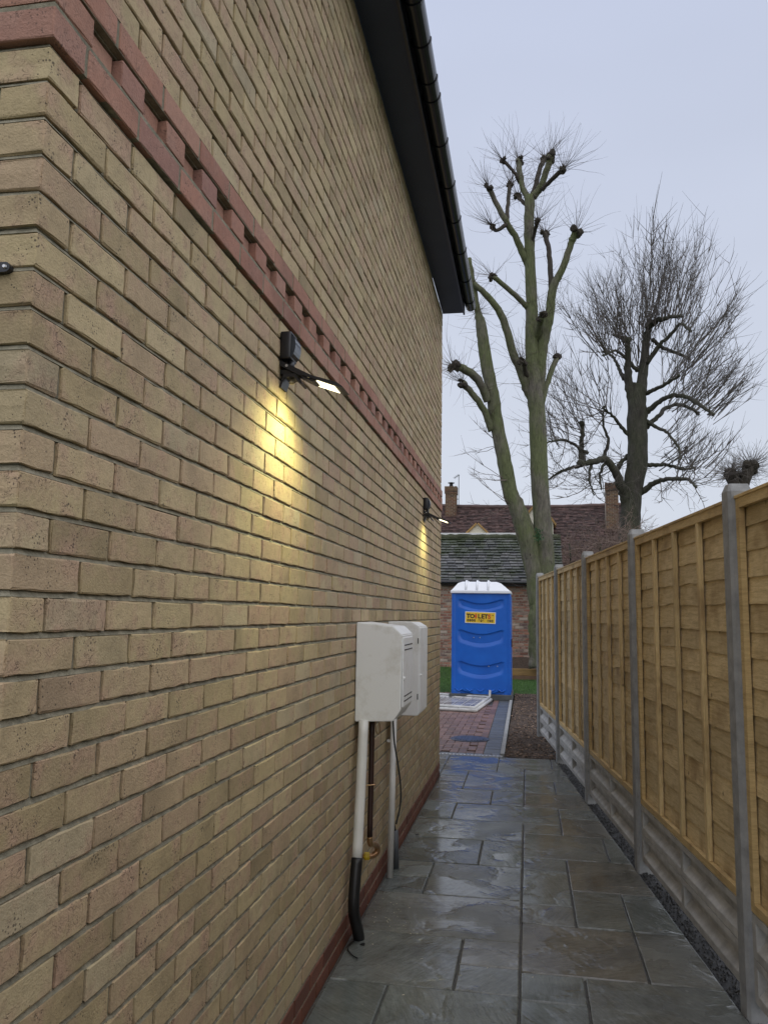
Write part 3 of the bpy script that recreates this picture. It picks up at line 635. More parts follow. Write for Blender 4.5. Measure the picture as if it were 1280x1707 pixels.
# concrete edging, soil bed, lawn
ek = MB(); ek.prism([(9.70, -0.1), (17.3, -0.1), (17.3, 0.022), (9.70, 0.022)], 0, 0.0, 0.048)
for i, (x, y, z) in enumerate(ek.v): ek.v[i] = (x + 0.567 - 0.0045 * (y - 9.70), y, z)
tag(ek.build('edging_kerb', m_conc), 'grey concrete edging strip between block paving and bare soil', 'kerb')
m_soil = simple('bark_soil', [(0.28, (0.028, 0.018, 0.012)), (0.5, (0.062, 0.040, 0.027)), (0.78, (0.12, 0.085, 0.06))], 22, 0.9, 60, 1.0, 0.02, isl=0)
rs = random.Random(5)
def soilz(x, y): return 0.012 * math.sin(7 * x + 3 * y) * math.sin(5 * y - 2 * x) + rs.uniform(-.009, .009) + 0.004
sheet('soil_bed', None, -0.012, m_soil, (0.618, 2.4, 9.60, 17.55, 34, 150), soilz)
cl = MB()
for k in range(2600):
    x = R.uniform(0.62, 1.5); y = 9.65 + 7.7 * R.random() ** 1.3; r = R.uniform(0.005, 0.02); c = Vector((x, y, 0.0 + R.uniform(-.004, .008)))
    vs = [c + Vector(q) * r * R.uniform(0.6, 1.4) for q in ((1, 0, 0), (-1, 0, 0), (0, .8, 0), (0, -.8, 0), (0, 0, .6), (0, 0, -.5))]
    cl.add(vs, [(0, 2, 4), (2, 1, 4), (1, 3, 4), (3, 0, 4), (2, 0, 5), (1, 2, 5), (3, 1, 5), (0, 3, 5)])
m_chip = simple('bark_chip', [(0.3, (0.05, 0.033, 0.022)), (0.7, (0.26, 0.18, 0.13))], 9, 0.85, isl=0.8)
tag(cl.build('soil_clods', m_chip), 'brown clods and bark chips over the soil bed', 'soil', kind='stuff')
def lz(x, y):
    z = 0.0
    if y > 17.4: z = min(1, (y - 17.4) / 3.0) * 0.03
    if y > 20.4 and x < 0.5: z += min(1, (y - 20.4) / 1.4) * 0.2 * min(1, (0.5 - x) / 0.8)
    return z
m_turf = simple('turf', [(0.3, (0.020, 0.05, 0.010)), (0.7, (0.045, 0.10, 0.018))], 5, 0.9, 60, 0.8, 0.02, isl=0)
sheet('lawn', None, -0.02, m_turf, (-14, 9, 17.3, 22.05, 46, 30), lz)
m_blade = simple('grass_blade', [(0.3, (0.045, 0.115, 0.018)), (0.7, (0.09, 0.20, 0.04))], 3, 0.6, isl=0.5)
gb = MB()
for k in range(26000):
    x = R.uniform(-1.7, 1.7); y = R.uniform(17.35, 21.95); z = lz(x, y) - 0.02; a = R.uniform(0, 6.28); h = R.uniform(0.02, 0.055); wd = 0.0035
    dx, dy = math.cos(a) * wd, math.sin(a) * wd; bx, by = R.uniform(-.02, .02), R.uniform(-.02, .02)
    gb.add([(x - dx, y - dy, z), (x + dx, y + dy, z), (x + bx, y + by, z + h)], [(0, 1, 2)])
tag(gb.build('grass', m_blade), 'short green grass of the lawn behind the portable toilet', 'grass', kind='stuff')
# manhole
mh = thing('manhole_cover', 'round dark blue manhole cover set in the red block paving', 'manhole cover', (0.135, 10.86, 0))
m_mh = Mt('manhole_plastic', (0.035, 0.045, 0.075), 0.35).m
MB().tube([(0.135, 10.86, -0.01), (0.135, 10.86, 0.006), (0.135, 10.86, 0.008)], [0.255, 0.255, 0.25], 40).build('frame', m_mh, mh)
lid = MB().tube([(0.135, 10.86, 0.0082), (0.135, 10.86, 0.0125)], [0.225, 0.222], 40).build('lid', m_mh, mh)
for k in range(-5, 6):
    if k == 0: continue
    ww = math.sqrt(max(0, 0.20 ** 2 - (0.036 * k) ** 2))
    MB().box((0.135 + 0.036 * k - 0.007, 10.86 - ww, 0.0126), (0.135 + 0.036 * k + 0.007, 10.86 + ww, 0.0165)).build('rib', m_mh, lid)

# ------------------------------------------------------------------ the fence
fence = thing('wooden_fence', 'golden lap panel fence with concrete posts and gravel boards', 'fence', F(0, 0, 0))
def fmesh(mb):                                     # (s, n, z) -> world
    mb.v = [tuple(F(*v)) for v in mb.v]; return mb
ZB, ZT, PT = 0.418, 2.128, 2.20
post_bm = MB()
pc = [(-.05, -.10), (-.05, -.012), (-.038, 0.0), (.038, 0.0), (.05, -.012), (.05, -.10)]
n6 = len(pc)
post_bm.add([(s, n, -0.2) for s, n in pc] + [(s, n, PT - 0.035) for s, n in pc] + [(s * 0.6, n * 0.8 - 0.012, PT) for s, n in pc],
            [tuple(range(n6 - 1, -1, -1)), tuple(range(2 * n6, 3 * n6))] + [(i, (i + 1) % n6, (i + 1) % n6 + n6, i + n6) for i in range(n6)] + [(i + n6, (i + 1) % n6 + n6, (i + 1) % n6 + 2 * n6, i + 2 * n6) for i in range(n6)])
def gboard(h):                                      # one recessed concrete board, span 0..1, panels with sloping lower edge
    mb = MB(); Lg = BAY - 0.09; t0 = -0.030; rec = -0.066
    mb.box((0, -0.088, 0), (Lg, rec - 0.001, h))                      # back slab
    e = 0.045; mid = 0.025
    mb.box((0, rec - 0.002, h - 0.030), (Lg, t0, h - 0.0008)); mb.box((0, rec - 0.002, 0.0008), (Lg, t0, 0.032))
    for s0, s1 in ((0, e), (Lg / 2 - mid, Lg / 2 + mid), (Lg - e, Lg)): mb.box((s0 + 0.0004, rec - 0.002, 0.0325), (s1 - 0.0004, t0 + 0.0005, h - 0.0305))
    for s0, s1 in ((e, Lg / 2 - mid), (Lg / 2 + mid, Lg - e)):
        mb.prism([(rec - 0.0015, 0.0325), (t0 - 0.001, 0.0325), (t0 - 0.001, 0.036), (rec - 0.0015, 0.074)], 0, s0 + 0.001, s1 - 0.001)
        mb.prism([(rec - 0.0015, h - 0.0305), (t0 - 0.001, h - 0.0305), (rec - 0.0015, h - 0.046)], 0, s0 + 0.001, s1 - 0.001)
    return mb
def slat(seed, Ls, hh):
    rg = random.Random(seed); mb = MB(); n = 18
    ph = rg.uniform(0, 6); lo = [0.004 * math.sin(ph + i * 0.5) + rg.uniform(-.003, .003) for i in range(n + 1)]
    if rg.random() < 0.35:
        k = rg.randrange(2, n - 2); lo[k] += 0.012; lo[k + 1] += 0.007
    for i in range(n + 1):
        s = Ls * i / n; w_ = rg.uniform(-.0012, .0012)
        mb.v += [(s, -0.002 + w_, lo[i]), (s, -0.011 + w_, hh), (s, -0.018 + w_, hh), (s, -0.012 + w_, lo[i])]
    for i in range(n):
        a, b = 4 * i, 4 * i + 4
        mb.f += [(a, b, b + 1, a + 1), (a + 1, b + 1, b + 2, a + 2), (a + 2, b + 2, b + 3, a + 3), (a + 3, b + 3, b, a)]
    mb.f += [(0, 1, 2, 3), (4 * n + 3, 4 * n + 2, 4 * n + 1, 4 * n)]
    return mb
for i in range(-3, 5): 
    q = MB(); q.v = [(s + BAY * i, n, z) for s, n, z in post_bm.v]; q.f = post_bm.f; fmesh(q).build('post', m_conc, fence, recalc=True)
GH = 0.1735
for i in range(-3, 4):
    s0 = BAY * i + 0.045; Lg = BAY - 0.09
    for k in (0, 1):
        q = gboard(GH - 0.002); q.v = [(s + s0, n, z + 0.066 + GH * k) for s, n, z in q.v]; fmesh(q).build('gravel_board', m_gconc, fence)
    # frame: one ring of rails and edge battens
    s0 += 0.004; Ls = Lg - 0.008; a0, a1 = s0, s0 + Ls; w1, w2 = 0.040, 0.042; nf, nb = -0.028, -0.052
    ring = [(a0, ZB), (a1, ZB), (a1, ZT), (a0, ZT)]; inn = [(a0 + w1, ZB + 0.036), (a1 - w1, ZB + 0.036), (a1 - w1, ZT - w2), (a0 + w1, ZT - w2)]
    q = MB(); q.add([(s, nf, z) for s, z in ring] + [(s, nf, z) for s, z in inn] + [(s, nb, z) for s, z in ring] + [(s, nb, z) for s, z in inn],
        [(k, (k + 1) % 4, (k + 1) % 4 + 4, k + 4) for k in range(4)] + [(k + 8, k + 12, (k + 1) % 4 + 12, (k + 1) % 4 + 8) for k in range(4)] +
        [(k, k + 8, (k + 1) % 4 + 8, (k + 1) % 4) for k in range(4)] + [(k + 4, (k + 1) % 4 + 4, (k + 1) % 4 + 12, k + 12) for k in range(4)])
    panel = fmesh(q).build('panel', m_rail, fence, recalc=True)
    q = MB().box((a0 - 0.002, -0.082, ZT + 0.0005), (a1 + 0.002, -0.022, ZT + 0.014), 0.002); fmesh(q).build('top_rail', m_rail, panel)
    for k in (1, 2, 3):
        sc_ = a0 + w1 / 2 + (Ls - w1) * k / 4 + R.uniform(-.008, .008)
        q = MB().box((sc_ - 0.019, -0.052, ZB + 0.0365), (sc_ + 0.019, -0.029, ZT - w2 - 0.0005), 0.002); fmesh(q).build('batten', m_batten, panel)
    nS = 15; pitch = (ZT - ZB - 0.01) / nS
    for k in range(nS):
        q = slat(R.random(), Ls - 0.01, pitch + 0.026); jz = R.uniform(-.007, .007)
        q.v = [(s + a0 + 0.005, n - 0.0535 - 0.001 * (k % 2), min(z + ZB + 0.006 + pitch * k + jz, ZT - 0.001)) for s, n, z in q.v]; fmesh(q).build('slat', m_slat, panel)

# ------------------------------------------------------------------ portable toilet
LX0, LX1, LY = -0.570, 0.556, 15.90
loo = thing('portable_toilet', 'blue portable toilet with white roof and yellow sign', 'toilet', ((LX0 + LX1) / 2, LY + 0.55, 0))
M_ = Mt('blue_plastic', rough=0.38); p = M_.pos(); 
m_blue = M_.set(M_.ramp(M_.noise(p, 4, 4), [(0.3, (0.004, 0.092, 0.45)), (0.7, (0.006, 0.12, 0.53))]), None, M_.bump(M_.noise(p, 60, 3), 0.06, 0.002))
m_roofw = Mt('white_translucent_plastic', (0.80, 0.82, 0.86), 0.35); m_roofw = m_roofw.m
m_skid = simple('grey_skid', [(0.3, (0.05, 0.055, 0.055)), (0.7, (0.09, 0.095, 0.095))], 8, 0.7, isl=0)
q = MB().box((LX0 - 0.045, LY - 0.09, 0.0), (LX1 + 0.03, LY + 1.20, 0.105), 0.012).build('skid', m_skid, loo)
# side shell with moulded waves
waves = [(1.915, 1), (1.755, -1), (1.325, 1), (1.075, -1), (0.72, 1), (0.475, -1), (0.175, 1), (0.06, -1)]
nx, nz = 72, 150; z0, z1 = 0.105, 2.03
def relief(u, z):
    x = (u - 0.5) * 2; s = 0.0
    side = max(0.0, min(1.0, (0.80 - abs(x)) / 0.16)); sag = -0.085 * (1 - min(1, (x / 0.72) ** 2)) ** 1.3
    for k in range(0, 8, 2):
        zt = waves[k][0] + sag; zb_ = waves[k + 1][0] + sag
        if zb_ < z < zt: s = min(1.0, (zt - z) / 0.018) * (min(1, (z - zb_) / max(0.05, 0.55 * (zt - zb_))))
    edge = min(1.0, max(0.0, (abs(x) - 0.90) / 0.02))
    rd = 0.012 * edge
    if abs(x) > 0.985: rd = 0.0
    return -0.055 * s * side + rd
mb = MB()
for j in range(nz + 1):
    z = z0 + (z1 - z0) * j / nz
    for i in range(nx + 1):
        u = i / nx; x = LX0 + (LX1 - LX0) * u; mb.v.append((x, LY - relief(u, z), z))
for j in range(nz):
    for i in range(nx): a = j * (nx + 1) + i; mb.f.append((a, a + 1, a + nx + 2, a + nx + 1))
mb.build('wavy_panel', m_blue, loo, True)
MB().box((LX0, LY + 0.03, z0), (LX1, LY + 1.10, z1 - 0.002), 0.006).build('cabin', m_blue, loo)
for x in (LX0 - 0.004, LX1 - 0.03):
    MB().box((x, LY - 0.022, z0 + 0.003), (x + 0.034, LY + 0.035, z1 - 0.003), 0.008).build('corner_post', m_blue, loo)
for k in range(5): 
    xx = LX0 + 0.14 + k * 0.205
    MB().tube([(xx - 0.075, LY + 0.004, 0.20), (xx, LY - 0.014, 0.155), (xx + 0.075, LY + 0.004, 0.20)], 0.014, 8).build('scallop', m_blue, loo, True)
dq = MB().box((LX1 + 0.002, LY + 0.18, 0.14), (LX1 + 0.014, LY + 0.95, 1.98), 0.004).build('door', m_blue, loo)
MB().box((LX1 + 0.0145, LY + 0.22, 1.0), (LX1 + 0.03, LY + 0.26, 1.16), 0.004).build('handle', m_blackp, dq)
for zz in np.linspace(0.3, 1.9, 12): MB().tube([(LX1 + 0.003, LY + 0.09, zz), (LX1 + 0.007, LY + 0.09, zz)], 0.010, 6).build('rivet', m_zinc, loo)
for (px, py) in ((789.5, 1063), (800, 1063), (814.5, 1111), (829, 1111)):
    pq = at(px, py, LY - 0.003); MB().tube([(pq.x, LY + 0.006, pq.z), (pq.x, LY - 0.012, pq.z)], 0.011, 6).build('rivet', m_zinc, loo)
rf = MB(); rx0, rx1, ry0, ry1 = LX0 - 0.03, LX1 + 0.012, LY - 0.05, LY + 1.13; zr = 2.032
rf.box((rx0, ry0, zr), (rx1, ry1, zr + 0.055), 0.012); rl = rf.build('roof', m_roofw, loo)
vs = [(rx0 + 0.02, ry0 + 0.02, zr + 0.056), (rx1 - 0.02, ry0 + 0.02, zr + 0.056), (rx1 - 0.02, ry1 - 0.02, zr + 0.056), (rx0 + 0.02, ry1 - 0.02, zr + 0.056),
      (rx0 + 0.14, ry0 + 0.14, zr + 0.20), (rx1 - 0.19, ry0 + 0.14, zr + 0.20), (rx1 - 0.19, ry1 - 0.12, zr + 0.20), (rx0 + 0.14, ry1 - 0.12, zr + 0.20),
      (rx0 + 0.22, ry0 + 0.22, zr + 0.232), (rx1 - 0.28, ry0 + 0.22, zr + 0.232), (rx1 - 0.28, ry1 - 0.2, zr + 0.232), (rx0 + 0.22, ry1 - 0.2, zr + 0.232)]
mb = MB(); mb.add(vs, [(0, 1, 5, 4), (1, 2, 6, 5), (2, 3, 7, 6), (3, 0, 4, 7), (4, 5, 9, 8), (5, 6, 10, 9), (6, 7, 11, 10), (7, 4, 8, 11), (8, 9, 10, 11)]); mb.build('dome', m_roofw, rl)
for k in range(3):
    xx = rx0 + 0.30 + 0.215 * k
    MB().tube([(xx, ry0 + 0.03, zr + 0.06), (xx, ry0 + 0.145, zr + 0.212), (xx, ry0 + 0.23, zr + 0.242), (xx, ry1 - 0.2, zr + 0.242)], 0.024, 8).build('rib', m_roofw, rl, True)
# the sign
sgn = thing('toilet_sign', 'yellow sign with a phone number stuck on the blue toilet', 'sign', (-0.02, LY - 0.006, 1.56))
m_syel = Mt('sign_yellow', (0.72, 0.47, 0.03), 0.45).m; m_swht = Mt('sign_white', (0.8, 0.8, 0.78), 0.45).m
m_sblk = Mt('sign_black', (0.012, 0.012, 0.012), 0.5).m; m_sred = Mt('sign_red', (0.55, 0.06, 0.015), 0.5).m
sx0, sx1, sz0, sz1 = -0.312, 0.276, 1.452, 1.672; tilt = math.radians(1.3)
SM = Matrix.Translation(((sx0 + sx1) / 2, LY - 0.0075, (sz0 + sz1) / 2)) @ Matrix.Rotation(tilt, 4, 'Y')
def sgn_part(mb, name, mat):
    mb.v = [tuple(SM @ Vector(v)) for v in mb.v]; return mb.build(name, mat, sgn)
W2, H2 = (sx1 - sx0) / 2, (sz1 - sz0) / 2
sgn_part(MB().box((-W2, -0.004, -H2), (W2, 0.012, H2)), 'backing', m_swht)
sgn_part(MB().box((-W2 + 0.012, -0.0055, -H2 + 0.010), (W2 - 0.012, -0.0042, H2 - 0.010)), 'face', m_syel)
def text(body, x, z, size, mat, name, off=0.0, sx=1.0):
    c = bpy.data.curves.new(name, 'FONT'); c.body = body; c.size = size; c.extrude = 0.0008; c.offset = off; c.align_x = 'CENTER'
    o = bpy.data.objects.new(name, c); COL.objects.link(o); dg = bpy.context.evaluated_depsgraph_get()
    me = bpy.data.meshes.new_from_object(o.evaluated_get(dg)); bpy.data.objects.remove(o); bpy.data.curves.remove(c)
    me.materials.clear(); me.materials.append(mat)
    T = SM @ Matrix.Translation((x, -0.0068, z)) @ Matrix.Rotation(math.pi / 2, 4, 'X') @ Matrix.Diagonal((sx, 1, 1, 1)); me.transform(T)
    return link(name, me, sgn)
xs = {'T': (-0.232, m_sblk), 'O': (-0.156, m_sblk), 'L': (-0.020, m_sblk), 'E': (0.046, m_sblk), 'T ': (0.108, m_sblk), 'S': (0.172, m_sred)}
for ch, (x, mt) in xs.items(): text(ch.strip(), x, -0.012, 0.112 if ch != 'O' else 0.105, mt, 'letter', 0.005, 1.05)
text('+', 0.238, 0.032, 0.06, m_sblk, 'plus_mark', 0.001)
b = MB(); b.prism([(-0.110, 0.045), (-0.066, 0.045), (-0.072, -0.0), (-0.076, -0.022), (-0.100, -0.022), (-0.104, 0.0)], 1, -0.0068, -0.0058); sgn_part(b, 'figure_body', m_sred)
b = MB().tube([(-0.088, -0.0068, 0.062), (-0.088, -0.0058, 0.062)], 0.015, 14); sgn_part(b, 'figure_head', m_sred)
for i, ch in enumerate('0800 606 100'):
    if ch != ' ': text(ch, -0.238 + 0.0425 * i, -0.078, 0.062, m_sblk, 'digit', 0.0030, 1.1)

# white framed panel lying on the blocks
m_frm = simple('weathered_white_metal', [(0.3, (0.40, 0.40, 0.39)), (0.7, (0.62, 0.62, 0.61))], 9, 0.4, isl=0)
fp = thing('framed_panel', 'white metal framed panel with mesh lying flat by the toilet', 'panel', (-0.7, 14.9, 0))
cor = [Vector((0.02, 13.80, 0.032)), Vector((0.20, 15.62, 0.032)), Vector((-1.9, 16.2, 0.032)), Vector((-1.9, 14.0, 0.032))]
cor2 = [Vector((0.0, 13.85, 0.07)), Vector((0.165, 15.70, 0.07)), Vector((-1.9, 16.3, 0.07)), Vector((-1.9, 14.3, 0.07))]
MB().tube(cor + [cor[0]], 0.030, 8).build('lower_frame', m_frm, fp, True)
MB().tube([p_ for p_ in cor2] + [cor2[0]], 0.026, 8).build('upper_frame', m_frm, fp, True)
mb = MB(); mb.add([cor[0] + Vector((-.03, .04, .012)), cor[1] + Vector((-.04, -.03, .012)), cor[2] + Vector((0, 0, .012)), cor[3] + Vector((0, 0, .012))], [(0, 1, 2, 3)])
M_ = Mt('wet_clear_sheet', rough=0.2); p = M_.pos(); m_sheet = M_.set(M_.ramp(M_.noise(p, 3, 4), [(0.35, (0.16, 0.15, 0.15)), (0.6, (0.42, 0.42, 0.43)), (0.75, (0.56, 0.56, 0.57))]), None, M_.bump(M_.noise(p, 14, 4), 0.5, 0.02))
mb.build('sheet', m_sheet, fp)
for k in range(1, 12):
    t_ = k / 12; a = cor[3].lerp(cor[0], t_) + Vector((0, 0, 0.024)); b = cor[2].lerp(cor[1], t_) + Vector((0, 0, 0.024)); MB().tube([a, b], 0.004, 5).build('wire', m_frm, fp)
for k in range(4):
    a = cor2[3].lerp(cor2[0], (k + 0.6) / 4.2); MB().tube([a, Vector((a.x, a.y - 0.02, 0.03))], 0.018, 6).build('clamp', m_slot, fp)
MB().tube([cor2[1], cor2[1] + Vector((0.01, 0.02, 0.13))], 0.022, 8).build('corner_stub', m_frm, fp)

# ------------------------------------------------------------------ outbuilding with slate roof
ob = thing('brick_outbuilding', 'low old red brick outbuilding with mossy slate roof', 'outbuilding', (-1, 22.0, 0))
OY = 22.0; OX0, OX1 = -6.0, at(938, 930, 22.0).x; EZ = 2.62
MB().box((OX0 + 0.01, OY + 0.012, -0.2), (OX1 - 0.01, OY + 3.4, EZ)).build('wall', m_mortar2, ob)
obb = MB(); z = -0.1; c = 0
while z < EZ - 0.03:
    x = OX0 + (0.1125 if c % 2 else 0)
    while x < OX1 - 0.05:
        hd_ = c % 2 == 0 and R.random() < 0.25
        l_ = 0.215
        d = R.uniform(-.006, .006); e_ = 0.006
        if x > -2.6 or True:
            obb.add([(x, OY + d + 0.02, z), (x + l_, OY + d + 0.02, z), (x + l_, OY + d + 0.02, z + 0.065), (x, OY + d + 0.02, z + 0.065),
                     (x + e_ + R.uniform(0, .006), OY + d, z + e_), (x + l_ - e_ - R.uniform(0, .006), OY + d, z + e_), (x + l_ - e_, OY + d, z + 0.065 - e_), (x + e_, OY + d, z + 0.065 - e_)],
                    [(0, 1, 5, 4), (1, 2, 6, 5), (2, 3, 7, 6), (3, 0, 4, 7), (4, 5, 6, 7)])
        x += 0.226
    z += 0.076; c += 1
obb.build('brickwork', m_old, ob, kind='stuff')
MB().box((OX0, OY - 0.03, EZ - 0.19), (OX1, OY + 0.01, EZ - 0.13)).build('eaves_course', m_old, ob)
m_slate = None
M_ = Mt('mossy_slate', rough=0.33); r = M_.rnd(); p = M_.pos((1, 1, 1), offs(M_, r))
cc = M_.ramp(r, [(0, (0.055, 0.057, 0.060)), (0.5, (0.105, 0.106, 0.108)), (1, (0.175, 0.172, 0.168))])
gp = M_.pos(); ms = M_.noise(gp, 2.2, 5, 0.65); sepn = M_.n('SeparateXYZ'); M_.l(gp, sepn.inputs[0])
hi = M_.rng(sepn.outputs[2], 3.1, 4.1, 0.0, 0.75)
cc = M_.mix(M_.math('MULTIPLY', M_.rng(M_.math('ADD', ms, M_.math('MULTIPLY', hi, 0.25)), 0.44, 0.66, 0, 1), 0.9), cc, (0.042, 0.056, 0.022))
m_slate = M_.set(cc, None, M_.bump(M_.noise(p, 40, 4), 0.5, 0.006))
AN = math.radians(41); RW = OY - 0.16; RL = 2.02
ob_y = Vector((0, math.cos(AN), math.sin(AN))); ob_n = Vector((0, -math.sin(AN), math.cos(AN)))
RB = Vector((0, RW, EZ - 0.10))
def rp(x, s, h): return Vector((x, 0, 0)) + RB + ob_y * s + ob_n * h
q = MB(); q.add([rp(OX0, 0, -0.02), rp(OX1, 0, -0.02), rp(OX1, RL, -0.02), rp(OX0, RL, -0.02), rp(OX0, 0, -0.06), rp(OX1, 0, -0.06), rp(OX1, RL, -0.06), rp(OX0, RL, -0.06)],
   [(0, 1, 2, 3), (7, 6, 5, 4), (0, 4, 5, 1), (1, 5, 6, 2), (2, 6, 7, 3), (3, 7, 4, 0)])
roof = q.build('roof', m_slot, ob)
sl = MB(); rows = 16; g_ = RL / rows
for j in range(rows):
    x = OX0 - R.random() * 0.2 - (0.1 if j % 2 else 0)
    while x < OX1:
        w_ = R.uniform(0.19, 0.23); h = 0.036 + R.uniform(-.008, .012); s0 = j * g_ - R.uniform(0.0, .02); s1 = j * g_ + 0.19
        if s1 > RL: s1 = RL
        xa, xb = max(x + 0.004, OX0), min(x + w_, OX1)
        sl.add([rp(xa, s0, h + 0.012), rp(xb, s0 + R.uniform(-.006, .006), h + 0.012 + R.uniform(-.004, .004)), rp(xb, s1, 0.002), rp(xa, s1, 0.002), rp(xa, s0, h - 0.004), rp(xb, s0, h - 0.004)],
               [(0, 1, 2, 3), (4, 5, 1, 0)])
        x += w_ + 0.004
sl.build('slates', m_slate, roof, kind='stuff')
m_moss = simple('moss_ridge', [(0.3, (0.03, 0.038, 0.016)), (0.7, (0.075, 0.08, 0.045))], 6, 0.9, 25, 0.9, 0.02, isl=0)
rr = MB(); rg = random.Random(4); rr.tube([rp(OX0 + (OX1 - OX0) * k / 60, RL + 0.01, -0.02 + rg.uniform(-.012, .012)) for k in range(61)], 0.10, 8, True, 0.12, rg); rr.build('ridge', m_moss, roof, True)
MB().tube([(OX0, OY - 0.21, EZ - 0.135), (OX1, OY - 0.21, EZ - 0.135)], 0.062, 10).build('gutter', m_blackp, ob, True)
MB().box((OX0, OY - 0.15, EZ - 0.22), (OX1, OY - 0.12, EZ - 0.06)).build('fascia_board', m_blackp, ob)
q = MB(); q.add([rp(OX1 - 0.012, 0, -0.06), rp(OX1 - 0.012, RL, -0.06), Vector((OX1 - 0.012, OY + 3.2, EZ - 0.1)), rp(OX1 - 0.15, 0, -0.06), rp(OX1 - 0.15, RL, -0.06), Vector((OX1 - 0.15, OY + 3.2, EZ - 0.1))],
   [(0, 2, 1), (3, 4, 5), (0, 1, 4, 3), (1, 2, 5, 4), (2, 0, 3, 5)]); q.build('gable_wall', m_old, ob)

# ------------------------------------------------------------------ tiled house behind
th = thing('tiled_house', 'old house with sagging dark red tiled roof and dormers', 'house', (2, 39, 0))
HX0, HX1, HY = -6.0, at(1040, 850, 40.0).x, 40.0; RZ = 6.92; AN2 = math.radians(44); SL2 = 5.2
t_y = Vector((0, math.cos(AN2), math.sin(AN2))); t_n = Vector((0, -math.sin(AN2), math.cos(AN2)))
def sag(x): return 0.10 * ((x - 1.0) / 5.0) ** 2 if x < 6 else 0.10
def hp(x, s, h): return Vector((x, HY, RZ + sag(x))) - t_y * (SL2 - s) + t_n * h
m_cream = simple('cream_render', [(0.3, (0.55, 0.52, 0.42)), (0.7, (0.66, 0.63, 0.53))], 2, 0.8, isl=0)
MB().box((HX0 + 0.1, HY - 2.3, -0.1), (HX1 - 0.1, HY + 2.3, RZ - SL2 * 0.69)).build('wall', m_cream, th)
q = MB(); nn_ = 24
for k in range(nn_ + 1):
    x = HX0 + (HX1 - HX0) * k / nn_; q.v += [tuple(hp(x, 0, -0.03)), tuple(hp(x, SL2, -0.03)), tuple(Vector((x, 2 * HY, 0)) - Vector((-0, hp(x, 0, -0.03).y, -hp(x, 0, -0.03).z)))]
for k in range(nn_): a = 3 * k; q.f += [(a, a + 3, a + 4, a + 1), (a + 1, a + 4, a + 5, a + 2)]
m_rt_base = Mt('roof_underlay', (0.05, 0.03, 0.025), 0.9).m
rf2 = q.build('roof', m_rt_base, th)
m_rtile = simple('old_clay_tile', [(0.3, (0.055, 0.032, 0.030)), (0.55, (0.10, 0.058, 0.051)), (0.8, (0.155, 0.098, 0.082))], 1.4, 0.6, 30, 0.5, 0.01, isl=0.55)
rt_ = MB(); rows = 46; g_ = SL2 / rows
for j in range(rows):
    x = HX0 - R.random() * 0.1
    while x < HX1:
        w_ = 0.165; h = 0.028 + R.uniform(-.008, .012); s0 = j * g_ - R.uniform(0.0, .02)
        rt_.add([hp(x, s0, h + 0.012), hp(x + w_, s0, h + 0.012 + R.uniform(-.004, .004)), hp(x + w_, s0 + 0.15, 0.0), hp(x, s0 + 0.15, 0.0), hp(x, s0, h - 0.006), hp(x + w_, s0, h - 0.006)], [(0, 1, 2, 3), (4, 5, 1, 0)])
        x += w_ + 0.004
rt_.build('roof_tiles', m_rtile, rf2, kind='stuff')
rr = MB(); rr.tube([hp(HX0 + (HX1 - HX0) * k / 40, SL2 + 0.02, 0.0 + R.uniform(-.015, .015)) for k in range(41)], 0.11, 8, True, 0.1, R); rr.build('ridge', m_rtile, rf2, True)
# dormer gables
def dormer(px0, px1, pa, pzb, Y, zf=None):
    A, B, T_ = at(px0, pzb, Y), at(px1, pzb, Y), at((px0 + px1) / 2 + (pa[0] if hasattr(pa, '__len__') else 0), pa[1] if hasattr(pa, '__len__') else pa, Y)
    d = Vector((0, 3.0, 0)); q = MB()
    q.add([A - Vector((0, 0, .8)), B - Vector((0, 0, .8)), B, T_, A], [(0, 1, 2, 3, 4)])
    n = len(q.v); q.add([Vector(v) + d for v in q.v[:5]], [(4, 3, 2, 1, 0)]); q.f += [(2, 3, 8, 7), (3, 4, 9, 8), (0, 4, 9, 5), (1, 6, 7, 2)]
    dm = q.build('dormer', m_cream, th)
    for S, E2 in ((A, T_), (T_, B)):
        e = (E2 - S).normalized(); nrm_ = Vector((-e.z, 0, e.x)); o_ = Vector((0, -0.12, 0)); q = MB(); s_ = S - e * (0.14 if S is A else 0); t2 = E2 + e * (0.14 if E2 is B else 0)
        q.add([s_ + nrm_ * .01 + o_, t2 + nrm_ * .01 + o_, t2 + nrm_ * .09 + o_, s_ + nrm_ * .09 + o_] + [v + d for v in (s_ + nrm_ * .01, t2 + nrm_ * .01, t2 + nrm_ * .09, s_ + nrm_ * .09)],
              [(0, 1, 2, 3), (7, 6, 5, 4), (0, 4, 5, 1), (1, 5, 6, 2), (2, 6, 7, 3), (3, 7, 4, 0)])
        q.build('bargeboard', m_sleeper, dm)
dormer(779, 812, (0, 874), 890, 37.4)
dormer(868, 922, (2, 838), 872, 37.6)
